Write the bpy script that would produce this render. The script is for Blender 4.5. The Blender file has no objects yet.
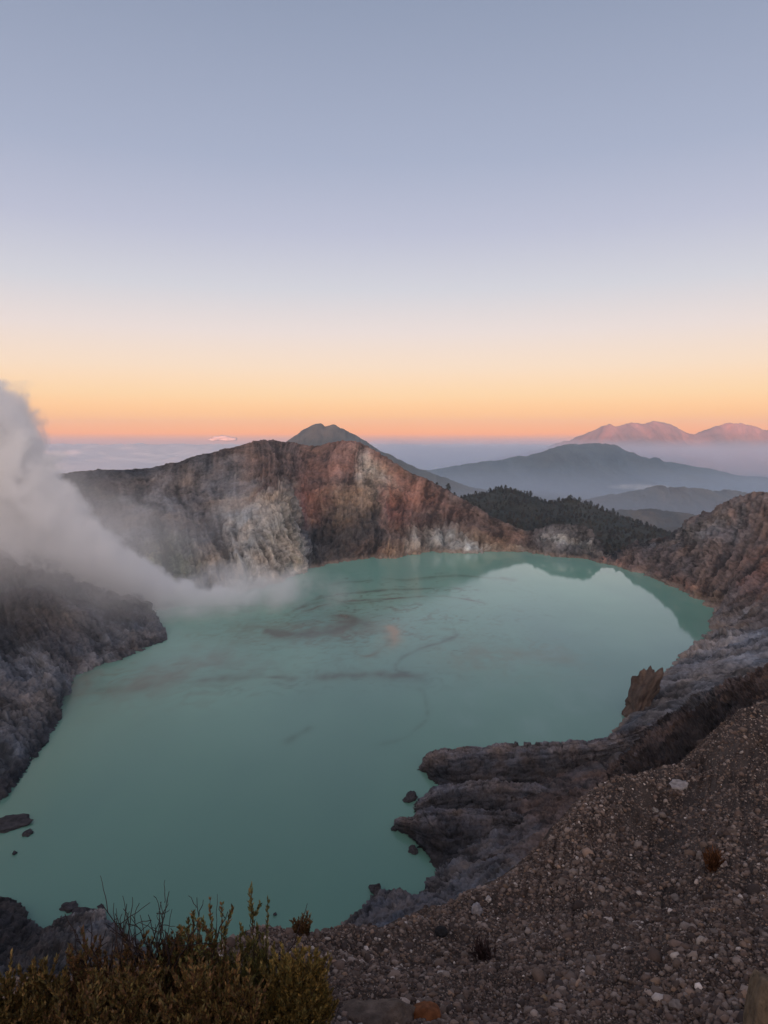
import bpy, bmesh, math, random
import numpy as np
from mathutils import Vector

random.seed(4)
rng = np.random.default_rng(7)
sc = bpy.context.scene
C = sc.collection

# ------------------------------------------------------------------ camera
F_PX, PITCH = 710.0, math.radians(5.8)
CP, SP = math.cos(PITCH), math.sin(PITCH)
LAKE = -150.0
cam = bpy.data.cameras.new('camera')
camo = bpy.data.objects.new('camera', cam)
C.objects.link(camo)
cam.sensor_fit = 'VERTICAL'
cam.sensor_height = 24.0
cam.lens = 24.0 * F_PX / 1024.0
cam.clip_start = 0.1
cam.clip_end = 200000.0
camo.rotation_euler = (math.pi / 2 - PITCH, 0, 0)
sc.camera = camo


def at(px, py, Y):
    """world point seen at a photo pixel, at the distance Y"""
    u = (px - 384.0) / F_PX
    v = (512.0 - py) / F_PX
    dy, dz = CP + v * SP, -SP + v * CP
    return np.array([u * Y / dy, Y, dz * Y / dy])


def lake_y(py, h=0.0):
    v = (512.0 - py) / F_PX
    return (LAKE + h) * (CP + v * SP) / (-SP + v * CP)


def on_lake(px, py, h=0.0):
    return at(px, py, lake_y(py, h))


# ------------------------------------------------------------------ noise
_g = rng.normal(size=(256, 3))
_g /= np.linalg.norm(_g, axis=1)[:, None]
_p = rng.permutation(256)


def perlin(x, y, z):
    xi, yi, zi = np.floor(x).astype(np.int64), np.floor(y).astype(np.int64), np.floor(z).astype(np.int64)
    xf, yf, zf = x - xi, y - yi, z - zi
    fu = xf * xf * xf * (xf * (xf * 6 - 15) + 10)
    fv = yf * yf * yf * (yf * (yf * 6 - 15) + 10)
    fw = zf * zf * zf * (zf * (zf * 6 - 15) + 10)

    def gr(a, b, c):
        h = _p[(_p[(_p[(xi + a) & 255] + yi + b) & 255] + zi + c) & 255]
        g = _g[h]
        return g[..., 0] * (xf - a) + g[..., 1] * (yf - b) + g[..., 2] * (zf - c)

    def lp(t, a, b):
        return a + t * (b - a)
    return 1.5 * lp(fw, lp(fv, lp(fu, gr(0, 0, 0), gr(1, 0, 0)), lp(fu, gr(0, 1, 0), gr(1, 1, 0))),
                    lp(fv, lp(fu, gr(0, 0, 1), gr(1, 0, 1)), lp(fu, gr(0, 1, 1), gr(1, 1, 1))))


def fbm(x, y, z, o=5, gain=0.5):
    s, a, f = 0.0, 1.0, 1.0
    for i in range(o):
        s = s + a * perlin(x * f + 17.3 * i, y * f + 5.1 * i, z * f - 9.7 * i)
        a *= gain
        f *= 2.03
    return s


def ridged(x, y, z, o=5, gain=0.5):
    s, a, f, n = 0.0, 1.0, 1.0, 0.0
    for i in range(o):
        s = s + a * (1 - np.abs(perlin(x * f + 7.7 * i, y * f - 3.1 * i, z * f + 1.9 * i)) * 1.6)
        n += a
        a *= gain
        f *= 2.07
    return s / n


_cp = rng.uniform(.1, .9, (256, 3))
_ct = rng.uniform(-1, 1, 256)


def facets(x, y, z):
    """broken-rock noise: every cell is a tilted flat block; returns (height, crack, shade of the block)"""
    xb, yb, zb = np.floor(x - .5).astype(np.int64), np.floor(y - .5).astype(np.int64), np.floor(z - .5).astype(np.int64)
    f1, f2 = np.full(x.shape, 9.0), np.full(x.shape, 9.0)
    v, sh = np.zeros(x.shape), np.zeros(x.shape)
    for a in (0, 1):
        for b in (0, 1):
            for c in (0, 1):
                h = _p[(_p[(_p[(xb + a) & 255] + yb + b) & 255] + zb + c) & 255]
                q = _cp[h]
                dx, dy, dz_ = x - xb - a - q[..., 0], y - yb - b - q[..., 1], z - zb - c - q[..., 2]
                d = dx * dx + dy * dy + dz_ * dz_
                g = _g[(h + 97) & 255]
                near = d < f1
                f2 = np.where(near, f1, np.minimum(f2, d))
                v = np.where(near, g[..., 0] * dx + g[..., 1] * dy + g[..., 2] * dz_ + .45 * _ct[h], v)
                sh = np.where(near, _ct[(h + 31) & 255], sh)
                f1 = np.where(near, d, f1)
    return v, np.clip((np.sqrt(f2) - np.sqrt(f1)) / .12, 0, 1), sh


def smooth(a, b, x):
    t = np.clip((x - a) / (b - a), 0, 1)
    return t * t * (3 - 2 * t)


# ------------------------------------------------------------------ mesh helpers
def mesh_from(name, V, Fq, mat, col=None, smooth_=True):
    """V (n,3), Fq (m,k) faces with the same number of corners, col (n,3) albedo"""
    me = bpy.data.meshes.new(name)
    V = np.ascontiguousarray(V, np.float32)
    Fq = np.ascontiguousarray(Fq, np.int32)
    k = Fq.shape[1]
    me.vertices.add(len(V))
    me.vertices.foreach_set('co', V.ravel())
    me.loops.add(Fq.size)
    me.loops.foreach_set('vertex_index', Fq.ravel())
    me.polygons.add(len(Fq))
    me.polygons.foreach_set('loop_start', np.arange(0, Fq.size, k, dtype=np.int32))
    if smooth_:
        me.polygons.foreach_set('use_smooth', np.ones(len(Fq), bool))
    me.update(calc_edges=True)
    me.validate()
    if col is not None:
        a = me.color_attributes.new('col', 'FLOAT_COLOR', 'POINT')
        c4 = np.ones((len(V), 4), np.float32)
        c4[:, :3] = np.clip(col, 0.0, 1.0)
        a.data.foreach_set('color', c4.ravel())
    me.materials.append(mat)
    return me


def link(name, me, parent=None):
    o = bpy.data.objects.new(name, me)
    C.objects.link(o)
    if parent:
        o.parent = parent
    return o


def tag(o, label=None, cat=None, group=None, kind=None):
    if label:
        o['label'] = label
    if cat:
        o['category'] = cat
    if group:
        o['group'] = group
    if kind:
        o['kind'] = kind
    return o


def empty(name, loc):
    o = bpy.data.objects.new(name, None)
    o.location = loc
    o.empty_display_size = 0.2
    C.objects.link(o)
    return o


def grid_faces(R, Cn, flip=False):
    i = np.arange(R - 1)[:, None] * Cn + np.arange(Cn - 1)[None, :]
    i = i.ravel()
    f = np.stack([i, i + 1, i + Cn + 1, i + Cn], 1)
    return f[:, ::-1] if flip else f


def cr_axis(net, n, axis):
    """Catmull-Rom upsampling of a net along an axis, n samples per span"""
    net = np.moveaxis(net, axis, 0)
    K = len(net)
    t = np.linspace(0, K - 1, (K - 1) * n + 1)
    return np.moveaxis(cr_eval(net, t), 0, axis)


def cr_eval(net, t):
    K = len(net)
    i = np.clip(np.floor(t).astype(int), 0, K - 2)
    f = (t - i).reshape((-1,) + (1,) * (net.ndim - 1))
    p0 = np.where((i > 0).reshape(f.shape), net[np.clip(i - 1, 0, K - 1)], 2 * net[i] - net[i + 1])
    p1, p2 = net[i], net[i + 1]
    p3 = np.where((i < K - 2).reshape(f.shape), net[np.clip(i + 2, 0, K - 1)], 2 * net[i + 1] - net[i])
    return 0.5 * (2 * p1 + (p2 - p0) * f + (2 * p0 - 5 * p1 + 4 * p2 - p3) * f ** 2 + (3 * p1 - p0 - 3 * p2 + p3) * f ** 3)


def bil(net, r, c):
    """bilinear lookup of a (R,C,3) net at float row / column arrays"""
    R, Cn = net.shape[:2]
    r = np.clip(r, 0, R - 1.001)
    c = np.clip(c, 0, Cn - 1.001)
    i, j = np.floor(r).astype(int), np.floor(c).astype(int)
    a, b = (r - i)[..., None], (c - j)[..., None]
    a = a * a * (3 - 2 * a)
    b = b * b * (3 - 2 * b)
    return (net[i, j] * (1 - a) * (1 - b) + net[i + 1, j] * a * (1 - b) + net[i, j + 1] * (1 - a) * b + net[i + 1, j + 1] * a * b)


PAL = dict(
    g=(.21, .195, .19), dg=(.092, .084, .084), r=(.285, .16, .125), rr=(.27, .14, .118), p=(.50, .465, .41), rb=(.185, .138, .12),
    o=(.31, .235, .175), br=(.19, .135, .115), lg=(.29, .275, .27), dk=(.07, .055, .05), y=(.36, .36, .22),
    mg=(.195, .184, .182), vd=(.055, .052, .055), bl=(.155, .15, .16))


def patch(name, net, cnet, nr, nc, mat, amp, scale, along=5.0, strata=0.0, streak=.45, warp=.55, rough_amp=0.0,
          shore=True, kind='structure', ridge=.6, cscale=1.0, ampnet=None, rill=0.0, rill_w=7.0, fine=0.0, sscale=None, block=0.0, bscale=10.0, bflat=1.6, bshade=.3, terr=0.0, terr_h=5.0, rill_l=9.0):
    """A terrain sheet from a net of control points (rows go from the water up to the crest and down behind it).
    amp / scale: height and width in metres of the gullies, `along` how much longer than wide they run downslope."""
    net, cnet = np.array(net, float), np.array(cnet, float)
    R, Cn = net.shape[:2]
    P = cr_axis(cr_axis(net, nr, 0), nc, 1)
    du, dv = np.gradient(P, axis=1), np.gradient(P, axis=0)
    N = np.cross(du, dv)
    N /= np.linalg.norm(N, axis=2)[..., None] + 1e-9
    if (N * (-P)).sum(2).mean() < 0:
        N = -N
    S = np.cumsum(np.linalg.norm(du, axis=2).mean(0))[None, :] * np.ones((P.shape[0], 1))
    D = np.cumsum(np.linalg.norm(dv, axis=2).mean(1))[:, None] * np.ones((1, P.shape[1]))
    X, Y, Z = P[..., 0], P[..., 1], P[..., 2]
    wx = fbm(X / scale / 3, Y / scale / 3, Z / scale / 3, 3) * scale * .8
    g1 = ridged((S + wx) / (sscale or scale), D / scale / along, Z * 0 + 3.3, 5, .55)
    g2 = fbm(X / scale / 1.6, Y / scale / 1.6, Z / scale / 1.6, 6, .55)
    g3 = ridged(X / scale * 2.6, Y / scale * 2.6, Z / scale * 2.6, 4, .6)
    d = amp * ((ridge * (g1 - .5) * 2 + (1 - ridge) * g2 * 1.3) + .28 * (g3 - .5) * 2)
    if strata:
        zz = (Z + wx * .35) / strata
        st = (perlin(zz, X / 160, Y / 160) + .6 * perlin(zz * 2.3, X / 90, Y / 90 + 4))
        d = d + amp * .32 * st
    if rough_amp:
        d = d + rough_amp * fbm(X / scale * 6, Y / scale * 6, Z / scale * 6, 4, .6)
    g4 = None
    if rill:
        g4 = ridged((S + wx * .18) / rill_w, D / rill_w / rill_l, Z * 0 + 8.1, 4, .55)
        d = d + rill * (g4 - .6) * 2
    f5 = ridged(X / scale * 5, Y / scale * 5, Z / scale * 5 + 3, 4, .62)
    if fine:
        d = d + fine * (f5 - .6) * 2
    bs = 0.0
    if terr:
        tw = .9 * fbm(X / terr_h / 9, Y / terr_h / 9, Z / terr_h / 5, 4) + .12 * fbm(X / terr_h, Y / terr_h, Z / terr_h, 3)
        tp = Z / terr_h + tw * 2.2
        fr = tp - np.floor(tp)
        layer = _ct[(np.floor(tp).astype(np.int64) * 37) & 255]
        tmask = smooth(-.35, .35, fbm(X / terr_h / 4 + 50, Y / terr_h / 4, Z / terr_h / 4, 3) + .15)
        d = d + terr * tmask * (smooth(0, .22, fr) * (1 - .55 * fr) - .5 + .5 * layer)
        bs = bs + tmask * (.55 * layer - .8 * (1 - smooth(0, .2, fr)))
    if block:
        wob_ = .35 * fbm(X / bscale, Y / bscale, Z / bscale, 3)
        for kk, (bm_, ba) in enumerate(((1.0, 1.0), (.42, .5))):
            v_, cr, s_ = facets(X / bscale / bm_ / 1.3 + wob_, Y / bscale / bm_ / 1.3 + wob_, Z / bscale / bm_ * bflat + wob_ + 5 * kk)
            d = d + block * ba * (v_ * .9 - .22 * (1 - cr))
            bs = bs + ba * (s_ * .5 - .5 * (1 - cr))
    if ampnet is not None:
        d = d * cr_axis(cr_axis(np.array(ampnet, float), nr, 0), nc, 1)
    P2 = P + N * d[..., None]
    rr = np.linspace(0, R - 1, P.shape[0])[:, None] + np.zeros((1, P.shape[1]))
    cc = np.linspace(0, Cn - 1, P.shape[1])[None, :] + np.zeros((P.shape[0], 1))
    w1 = fbm(X / scale / 1.5 + 9, Y / scale / 1.5, Z / scale / 1.5, 5, .6)
    w2 = fbm((S + wx) / (sscale or scale) * 1.2, D / scale / (.35 if sscale else 6), Z * 0 + 1.7, 5, .6)
    col = bil(cnet, rr + warp * w1 * .9, cc + warp * (w1 * .5 + w2))
    tone = 1 + streak * (w2 * .8 + .9 * (g1 - .62) + .35 * fbm(X / scale * 3, Y / scale * 3, Z / scale * 3, 4, .6))  # gully hollows darkened: crevice shade painted into the colour, besides random streaks
    if g4 is not None:
        tone = tone + streak * .9 * (g4 - .62)
    if fine:
        tone = tone + streak * 1.1 * (f5 - .62)
    tone = tone + bshade * bs
    if strata:
        tone = tone + .22 * streak * st
    hue = fbm(X / scale / 2 + 31, Y / scale / 2, Z / scale / 2, 4, .6) * .16
    col = col * np.clip(tone, .35, 2.0)[..., None] * np.stack([1 + hue, 1 + 0 * hue, 1 - hue], -1) * cscale
    if shore:
        hgt = P2[..., 2] - LAKE
        band = smooth(5.0, 1.5, hgt + 2.5 * fbm(X / 9, Y / 9, Z / 9, 3))
        col = col * (1 - band[..., None] * .6) + np.array([.34, .27, .22]) * band[..., None] * .6
    me = mesh_from(name, P2.reshape(-1, 3), grid_faces(*P2.shape[:2]), mat, col.reshape(-1, 3))
    o = link(name, me)
    if kind:
        tag(o, kind=kind)
    return o, P2


# ------------------------------------------------------------------ materials
def new_mat(name):
    m = bpy.data.materials.new(name)
    m.use_nodes = True
    nt = m.node_tree
    for n in list(nt.nodes):
        nt.nodes.remove(n)
    out = nt.nodes.new('ShaderNodeOutputMaterial')
    return m, nt, out


def nd(nt, t, **kw):
    n = nt.nodes.new(t)
    for k, v in kw.items():
        if k.startswith('i_'):
            n.inputs[k[2:].replace('_', ' ')].default_value = v
        else:
            setattr(n, k, v)
    return n


def mathn(nt, op, a, b=None, clamp=False):
    n = nt.nodes.new('ShaderNodeMath')
    n.operation = op
    n.use_clamp = clamp
    for i, x in enumerate((a, b)):
        if x is None:
            continue
        if isinstance(x, (int, float)):
            n.inputs[i].default_value = x
        else:
            nt.links.new(x, n.inputs[i])
    return n.outputs[0]


def rock_mat(name, s1, s2, bump, dist, lo=.55, hi=1.45, rough=.95, tint=None):
    """albedo from the 'col' attribute, broken up by two noises (s1, s2 in 1/m) that also drive the bump"""
    m, nt, out = new_mat(name)
    L = nt.links.new
    b = nd(nt, 'ShaderNodeBsdfPrincipled')
    b.inputs['Roughness'].default_value = rough
    b.inputs['Specular IOR Level'].default_value = .15
    at_ = nd(nt, 'ShaderNodeAttribute', attribute_name='col')
    tc = nd(nt, 'ShaderNodeTexCoord')
    n1 = nd(nt, 'ShaderNodeTexNoise', i_Scale=s1, i_Detail=7.0, i_Roughness=.68)
    n2 = nd(nt, 'ShaderNodeTexNoise', i_Scale=s2, i_Detail=5.0, i_Roughness=.7)
    L(tc.outputs['Object'], n1.inputs['Vector'])
    L(tc.outputs['Object'], n2.inputs['Vector'])
    s = mathn(nt, 'ADD', mathn(nt, 'MULTIPLY', n1.outputs[0], .6), mathn(nt, 'MULTIPLY', n2.outputs[0], .4))
    mr = nd(nt, 'ShaderNodeMapRange')
    mr.inputs['From Min'].default_value = .3
    mr.inputs['From Max'].default_value = .7
    mr.inputs['To Min'].default_value = lo
    mr.inputs['To Max'].default_value = hi
    mr.clamp = False
    L(s, mr.inputs['Value'])
    mx = nd(nt, 'ShaderNodeVectorMath', operation='SCALE')
    L(at_.outputs['Color'], mx.inputs[0])
    L(mr.outputs[0], mx.inputs['Scale'])
    L(mx.outputs[0], b.inputs['Base Color'])
    bp = nd(nt, 'ShaderNodeBump')
    bp.inputs['Strength'].default_value = bump
    bp.inputs['Distance'].default_value = dist
    L(s, bp.inputs['Height'])
    L(bp.outputs[0], b.inputs['Normal'])
    L(b.outputs[0], out.inputs['Surface'])
    return m


M_far = rock_mat('crater_rock', .05, .35, 1.0, 7.0)
M_mid = rock_mat('lakeside_rock', .12, .8, 1.0, 3.0)
M_near = rock_mat('scree_earth', 3.0, 22.0, 1.0, .06)
M_stone = rock_mat('loose_stone', 9.0, 45.0, .6, .01, .75, 1.25)
M_hill = rock_mat('distant_land', .004, .02, .8, 40.0, .75, 1.25)
M_tree = rock_mat('dark_foliage', .4, 2.0, .3, .3, .6, 1.4)
M_leaf = rock_mat('shrub_leaf', 30.0, 90.0, .1, .003, .75, 1.25, .6)
M_twig = rock_mat('shrub_bark', 40.0, 120.0, .3, .004, .7, 1.3)

# ------------------------------------------------------------------ lake
ST = 2.0
gx = np.arange(-760, 700 + ST, ST)
gy = np.arange(130, 1010 + ST, ST)
LX, LY = np.meshgrid(gx, gy)
wob = fbm(LX / 60, LY / 110, LX * 0, 4)
wob2 = fbm(LX / 60 + 40, LY / 110, LX * 0, 4)
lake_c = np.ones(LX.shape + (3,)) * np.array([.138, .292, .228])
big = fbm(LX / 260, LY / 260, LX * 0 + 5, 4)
lake_c *= (1 + .10 * big - .20 + .62 * smooth(310, 800, LY + 70 * big))[..., None]  # near water darkened, far water brightened: the shade is put into the colour


def slick(pts, width, colr, strength, wobble=14, seed=0.0):
    """a sulphur slick drifting along a line on the water"""
    global lake_c
    P = np.array([on_lake(*p)[:2] for p in pts])
    P = cr_axis(P, 8, 0)
    qx = LX + wobble * (wob + .4 * fbm(LX / 14, LY / 22, LX * 0 + seed, 3))
    qy = LY + wobble * 1.5 * (wob2 + .3 * fbm(LX / 14 + 9, LY / 22, LX * 0 + seed, 3))
    d = np.full(LX.shape, 1e9)
    for a, b in zip(P[:-1], P[1:]):
        ab = b - a
        t = np.clip(((qx - a[0]) * ab[0] + (qy - a[1]) * ab[1]) / (ab @ ab + 1e-9), 0, 1)
        d = np.minimum(d, np.hypot(qx - a[0] - t * ab[0], (qy - a[1] - t * ab[1]) * .55))
    n = .7 + .9 * fbm(LX / 18 + seed, LY / 45, LX * 0 + seed, 4)
    w_ = width * (1 + .9 * fbm(LX / 30 - seed, LY / 50, LX * 0 + seed, 3))
    m = np.clip((np.exp(-(d / np.maximum(w_, .5)) ** 2) * .75 + .25 * np.exp(-(d / width / 2.6) ** 2)) * strength * np.clip(n, 0, 1.2) * .9, 0, 1)[..., None]
    lake_c = lake_c * (1 - m) + np.array(colr) * m


BRN, ORG, OLV = (.085, .11, .078), (.34, .26, .15), (.07, .115, .085)
slick([(60, 690), (120, 686), (190, 682), (255, 678), (300, 676), (350, 673), (420, 676)], 3.8, (.085, .125, .088), 1.0, 5, 1)
slick([(70, 690), (110, 682), (160, 672), (195, 664)], 15, (.14, .172, .125), .8, 10, 2)
TAN = (.135, .152, .095)


def marble(px, py, rx, ry, colr, strength, scale, thin, seed):
    """fine drifting filaments inside an oval patch of the lake"""
    global lake_c
    c = on_lake(px, py)
    e = np.exp(-(((LX - c[0]) / rx) ** 2 + ((LY - c[1]) / ry) ** 2))
    wx1 = fbm(LX / scale / 2 + seed, LY / scale / 3, LX * 0 + seed, 4) * 2.2
    wy1 = fbm(LX / scale / 2 + seed + 20, LY / scale / 3, LX * 0 + seed, 4) * 2.2
    f = perlin(LX / scale / 3 + wx1, LY / scale / 1.5 + wy1, LX * 0 + seed)
    f2 = .5 + 1.2 * fbm(LX / scale / 1.5, LY / scale, LX * 0 - seed, 4)
    m = (np.clip(1 - np.abs(f) / thin, 0, 1) ** 1.3 * np.clip(f2, 0, 1) * e * strength)[..., None]
    lake_c = lake_c * (1 - m) + np.array(colr) * m


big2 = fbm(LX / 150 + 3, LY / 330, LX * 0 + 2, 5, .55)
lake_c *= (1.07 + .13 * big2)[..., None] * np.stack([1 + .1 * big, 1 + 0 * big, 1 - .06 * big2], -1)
marble(322, 629, 62, 60, (.085, .108, .07), 1.0, 24, .22, 3.0)
marble(345, 622, 110, 90, (.10, .12, .075), 1.0, 20, .14, 4.0)
marble(310, 632, 60, 40, (.12, .125, .08), 1.0, 34, .35, 14.0)
marble(370, 600, 130, 120, OLV, .95, 30, .08, 5.0)
marble(440, 645, 80, 60, OLV, .7, 24, .06, 8.0)
marble(140, 675, 80, 50, (.14, .165, .12), .9, 28, .3, 9.0)
marble(250, 680, 110, 22, OLV, .8, 30, .16, 10.0)
marble(510, 655, 50, 45, (.17, .235, .165), .8, 22, .3, 12.0)
slick([(255, 630), (275, 633), (300, 634), (322, 632), (338, 627), (346, 621), (340, 617)], 7.0, (.085, .10, .065), 1.25, 7, 3)
slick([(270, 632), (300, 635), (325, 634), (342, 628), (352, 622), (368, 626), (386, 630)], 2.2, BRN, .6, 6, 3.5)
slick([(392, 628), (395, 634), (391, 641)], 5.5, ORG, 1.0, 4, 4)
slick([(350, 650), (362, 654), (372, 652), (381, 646), (388, 640)], 2.4, TAN, .9, 4, 4.5)
slick([(296, 619), (304, 613), (318, 607), (345, 601), (380, 599), (420, 597), (445, 597), (470, 600), (490, 604)], 1.9, BRN, .95, 5, 5)
slick([(292, 614), (306, 606), (330, 600), (352, 603), (380, 601)], 1.6, OLV, .9, 4, 5.5)
slick([(300, 606), (330, 596), (380, 590), (440, 588), (480, 590)], 2.2, OLV, .75, 5, 6)
slick([(330, 585), (400, 578), (470, 577), (520, 580)], 3, OLV, .5, 9, 6.5)
slick([(456, 630), (457, 637), (448, 642), (430, 647), (414, 652), (399, 658), (393, 665), (399, 671), (408, 672)], 1.4, OLV, .85, 5, 7)
slick([(428, 647), (440, 644), (452, 641)], 1.6, BRN, 1.0, 2, 7.5)
slick([(465, 662), (490, 656), (515, 654), (540, 652)], 11, (.17, .235, .165), .9, 10, 8)
slick([(290, 739), (298, 733), (307, 727)], 1.5, OLV, .8, 2, 10)
slick([(380, 745), (410, 735), (425, 715), (418, 690)], 1.3, OLV, .4, 5, 11)
slick([(600, 690), (560, 715), (520, 735)], 9, (.19, .33, .28), .5, 14, 12)
slick([(560, 640), (520, 665), (480, 700), (460, 730)], 7, (.19, .33, .28), .4, 14, 13)

m, nt, out = new_mat('milky_lake_water')
L = nt.links.new
b = nd(nt, 'ShaderNodeBsdfPrincipled')
b.inputs['IOR'].default_value = 1.3
a_ = nd(nt, 'ShaderNodeAttribute', attribute_name='col')
L(a_.outputs['Color'], b.inputs['Base Color'])
tc = nd(nt, 'ShaderNodeTexCoord')
mp = nd(nt, 'ShaderNodeMapping')
mp.inputs['Scale'].default_value = (1, .5, 1)
L(tc.outputs['Object'], mp.inputs['Vector'])
nr_ = nd(nt, 'ShaderNodeTexNoise', i_Scale=.012, i_Detail=5.0, i_Roughness=.6, i_Distortion=.8)
L(mp.outputs[0], nr_.inputs['Vector'])
mr = nd(nt, 'ShaderNodeMapRange')
mr.inputs['From Min'].default_value = .35
mr.inputs['From Max'].default_value = .65
mr.inputs['To Min'].default_value = .015
mr.inputs['To Max'].default_value = .06
L(nr_.outputs[0], mr.inputs['Value'])
sx = nd(nt, 'ShaderNodeSeparateXYZ')
L(tc.outputs['Object'], sx.inputs[0])
wind = nd(nt, 'ShaderNodeMapRange', interpolation_type='SMOOTHSTEP')      # breeze ripples the left of the lake, the right lies calm
wind.inputs['From Min'].default_value = 190
wind.inputs['From Max'].default_value = -60
wind.inputs['To Max'].default_value = .16
L(mathn(nt, 'ADD', sx.outputs[0], mathn(nt, 'MULTIPLY', mathn(nt, 'SUBTRACT', nr_.outputs[0], .5), 350.0)), wind.inputs['Value'])
L(mathn(nt, 'ADD', mr.outputs[0], wind.outputs[0]), b.inputs['Roughness'])
nb = nd(nt, 'ShaderNodeTexNoise', i_Scale=.9, i_Detail=3.0)
L(tc.outputs['Object'], nb.inputs['Vector'])
bp = nd(nt, 'ShaderNodeBump')
bp.inputs['Strength'].default_value = .04
bp.inputs['Distance'].default_value = .25
L(nb.outputs[0], bp.inputs['Height'])
L(bp.outputs[0], b.inputs['Normal'])
L(b.outputs[0], out.inputs['Surface'])
V = np.stack([LX, LY, np.full(LX.shape, LAKE)], -1)
lf = grid_faces(*LX.shape)
fc_ = V.reshape(-1, 3)[lf].mean(1)
lf = lf[fc_[:, 1] < np.where(fc_[:, 0] > 215, 905 - .3 * (fc_[:, 0] - 215), 975)]
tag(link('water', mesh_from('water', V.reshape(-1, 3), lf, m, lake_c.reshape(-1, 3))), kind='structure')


# ------------------------------------------------------------------ crater walls
def columns(cols, tail, front=(0, -14, -14)):
    """cols: per column five (px, py, Y) rows [Y None = where the ray meets the lake] + five palette keys"""
    net, cn = [], []
    for pts, keys in cols:
        ks = keys.split()
        w = [on_lake(p[0], p[1]) if p[2] is None else at(*p) for p in pts]
        w = [w[0] + np.array(front)] + w
        k = [PAL[ks[0]]] + [PAL[q] for q in ks]
        for t in tail:
            w.append(w[len(pts)] + np.array(t))
            k.append(PAL[ks[-1]])
        net.append(w)
        cn.append(k)
    return np.swapaxes(np.array(net), 0, 1), np.swapaxes(np.array(cn), 0, 1)


N_ = None
A = [
    ([(-150, 640, N_), (-150, 600, 690), (-150, 550, 800), (-150, 510, 900), (-150, 482, 990)], 'g g g g dg'),
    ([(0, 625, N_), (5, 590, 680), (0, 550, 800), (-5, 510, 900), (0, 480, 980)], 'g g g g dg'),
    ([(125, 612, N_), (118, 580, 710), (105, 540, 820), (95, 500, 900), (88, 472, 980)], 'g g g dg dg'),
    ([(178, 603, N_), (170, 570, 740), (162, 530, 840), (155, 495, 930), (150, 468, 1010)], 'g y g g dg'),
    ([(220, 595, N_), (214, 570, 755), (205, 530, 850), (200, 490, 950), (200, 456, 1040)], 'p p g g dg'),
    ([(255, 588, N_), (250, 562, 760), (245, 528, 830), (240, 485, 960), (240, 445, 1070)], 'p p p g br'),
    ([(283, 579, N_), (280, 553, 785), (270, 517, 815), (268, 478, 960), (268, 440, 1100)], 'p p p br br'),
    ([(300, 571, N_), (295, 543, 822), (286, 506, 850), (284, 474, 1000), (290, 443, 1120)], 'p p p br br'),
    ([(312, 567, N_), (309, 540, 905), (305, 508, 985), (305, 475, 1060), (312, 446, 1130)], 'dg dg rr r br'),
    ([(340, 561, N_), (340, 530, 920), (342, 500, 980), (345, 470, 1060), (345, 442, 1120)], 'dg dg o r r'),
    ([(370, 558, N_), (368, 530, 940), (368, 503, 1000), (366, 473, 1070), (367, 447, 1120)], 'br dg o p r'),
    ([(396, 557, N_), (398, 535, 960), (400, 513, 1010), (402, 490, 1060), (402, 468, 1100)], 'o br rr r br'),
    ([(430, 552, N_), (433, 536, 970), (437, 520, 1010), (440, 504, 1040), (442, 489, 1060)], 'o p br r br'),
    ([(475, 552, N_), (477, 542, 965), (480, 533, 985), (482, 523, 1010), (484, 513, 1030)], 'p o br br br'),
    ([(518, 551, N_), (519, 546, 960), (520, 541, 975), (522, 536, 985), (524, 531, 1000)], 'o br br br dg'),
    ([(552, 555, N_), (552, 548, 930), (553, 540, 945), (554, 533, 955), (555, 526, 975)], 'g g p g dg'),
    ([(580, 558, N_), (581, 550, 905), (582, 543, 915), (583, 536, 930), (584, 531, 945)], 'dg g p g dg'),
    ([(596, 561, N_), (597, 558, 885), (598, 556, 890), (600, 553, 900), (602, 551, 910)], 'dg dg g dg dg'),
    ([(612, 564, N_), (613, 563, 872), (614, 562, 880), (616, 561, 890), (618, 560, 900)], 'dg dg dg dg dg'),
]
net, cn = columns(A, [(0, 90, -55), (0, 260, -190), (0, 500, -330)])
an = np.ones(net.shape[:2])
an[5:] = .35
an[4] = .75
an[3:5, :6] *= .55
far_hill, farP = patch('crater_wall', net, cn, 52, 50, M_far, 10.5, 30.0, 6.0, streak=.88, warp=.34, rough_amp=.5, ampnet=an, rill=3.4, rill_w=10.0, rill_l=15.0, fine=1.1, cscale=.80, block=3.2, bscale=22.0, bflat=1.0, bshade=.26, terr=.9, terr_h=13.0)

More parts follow.
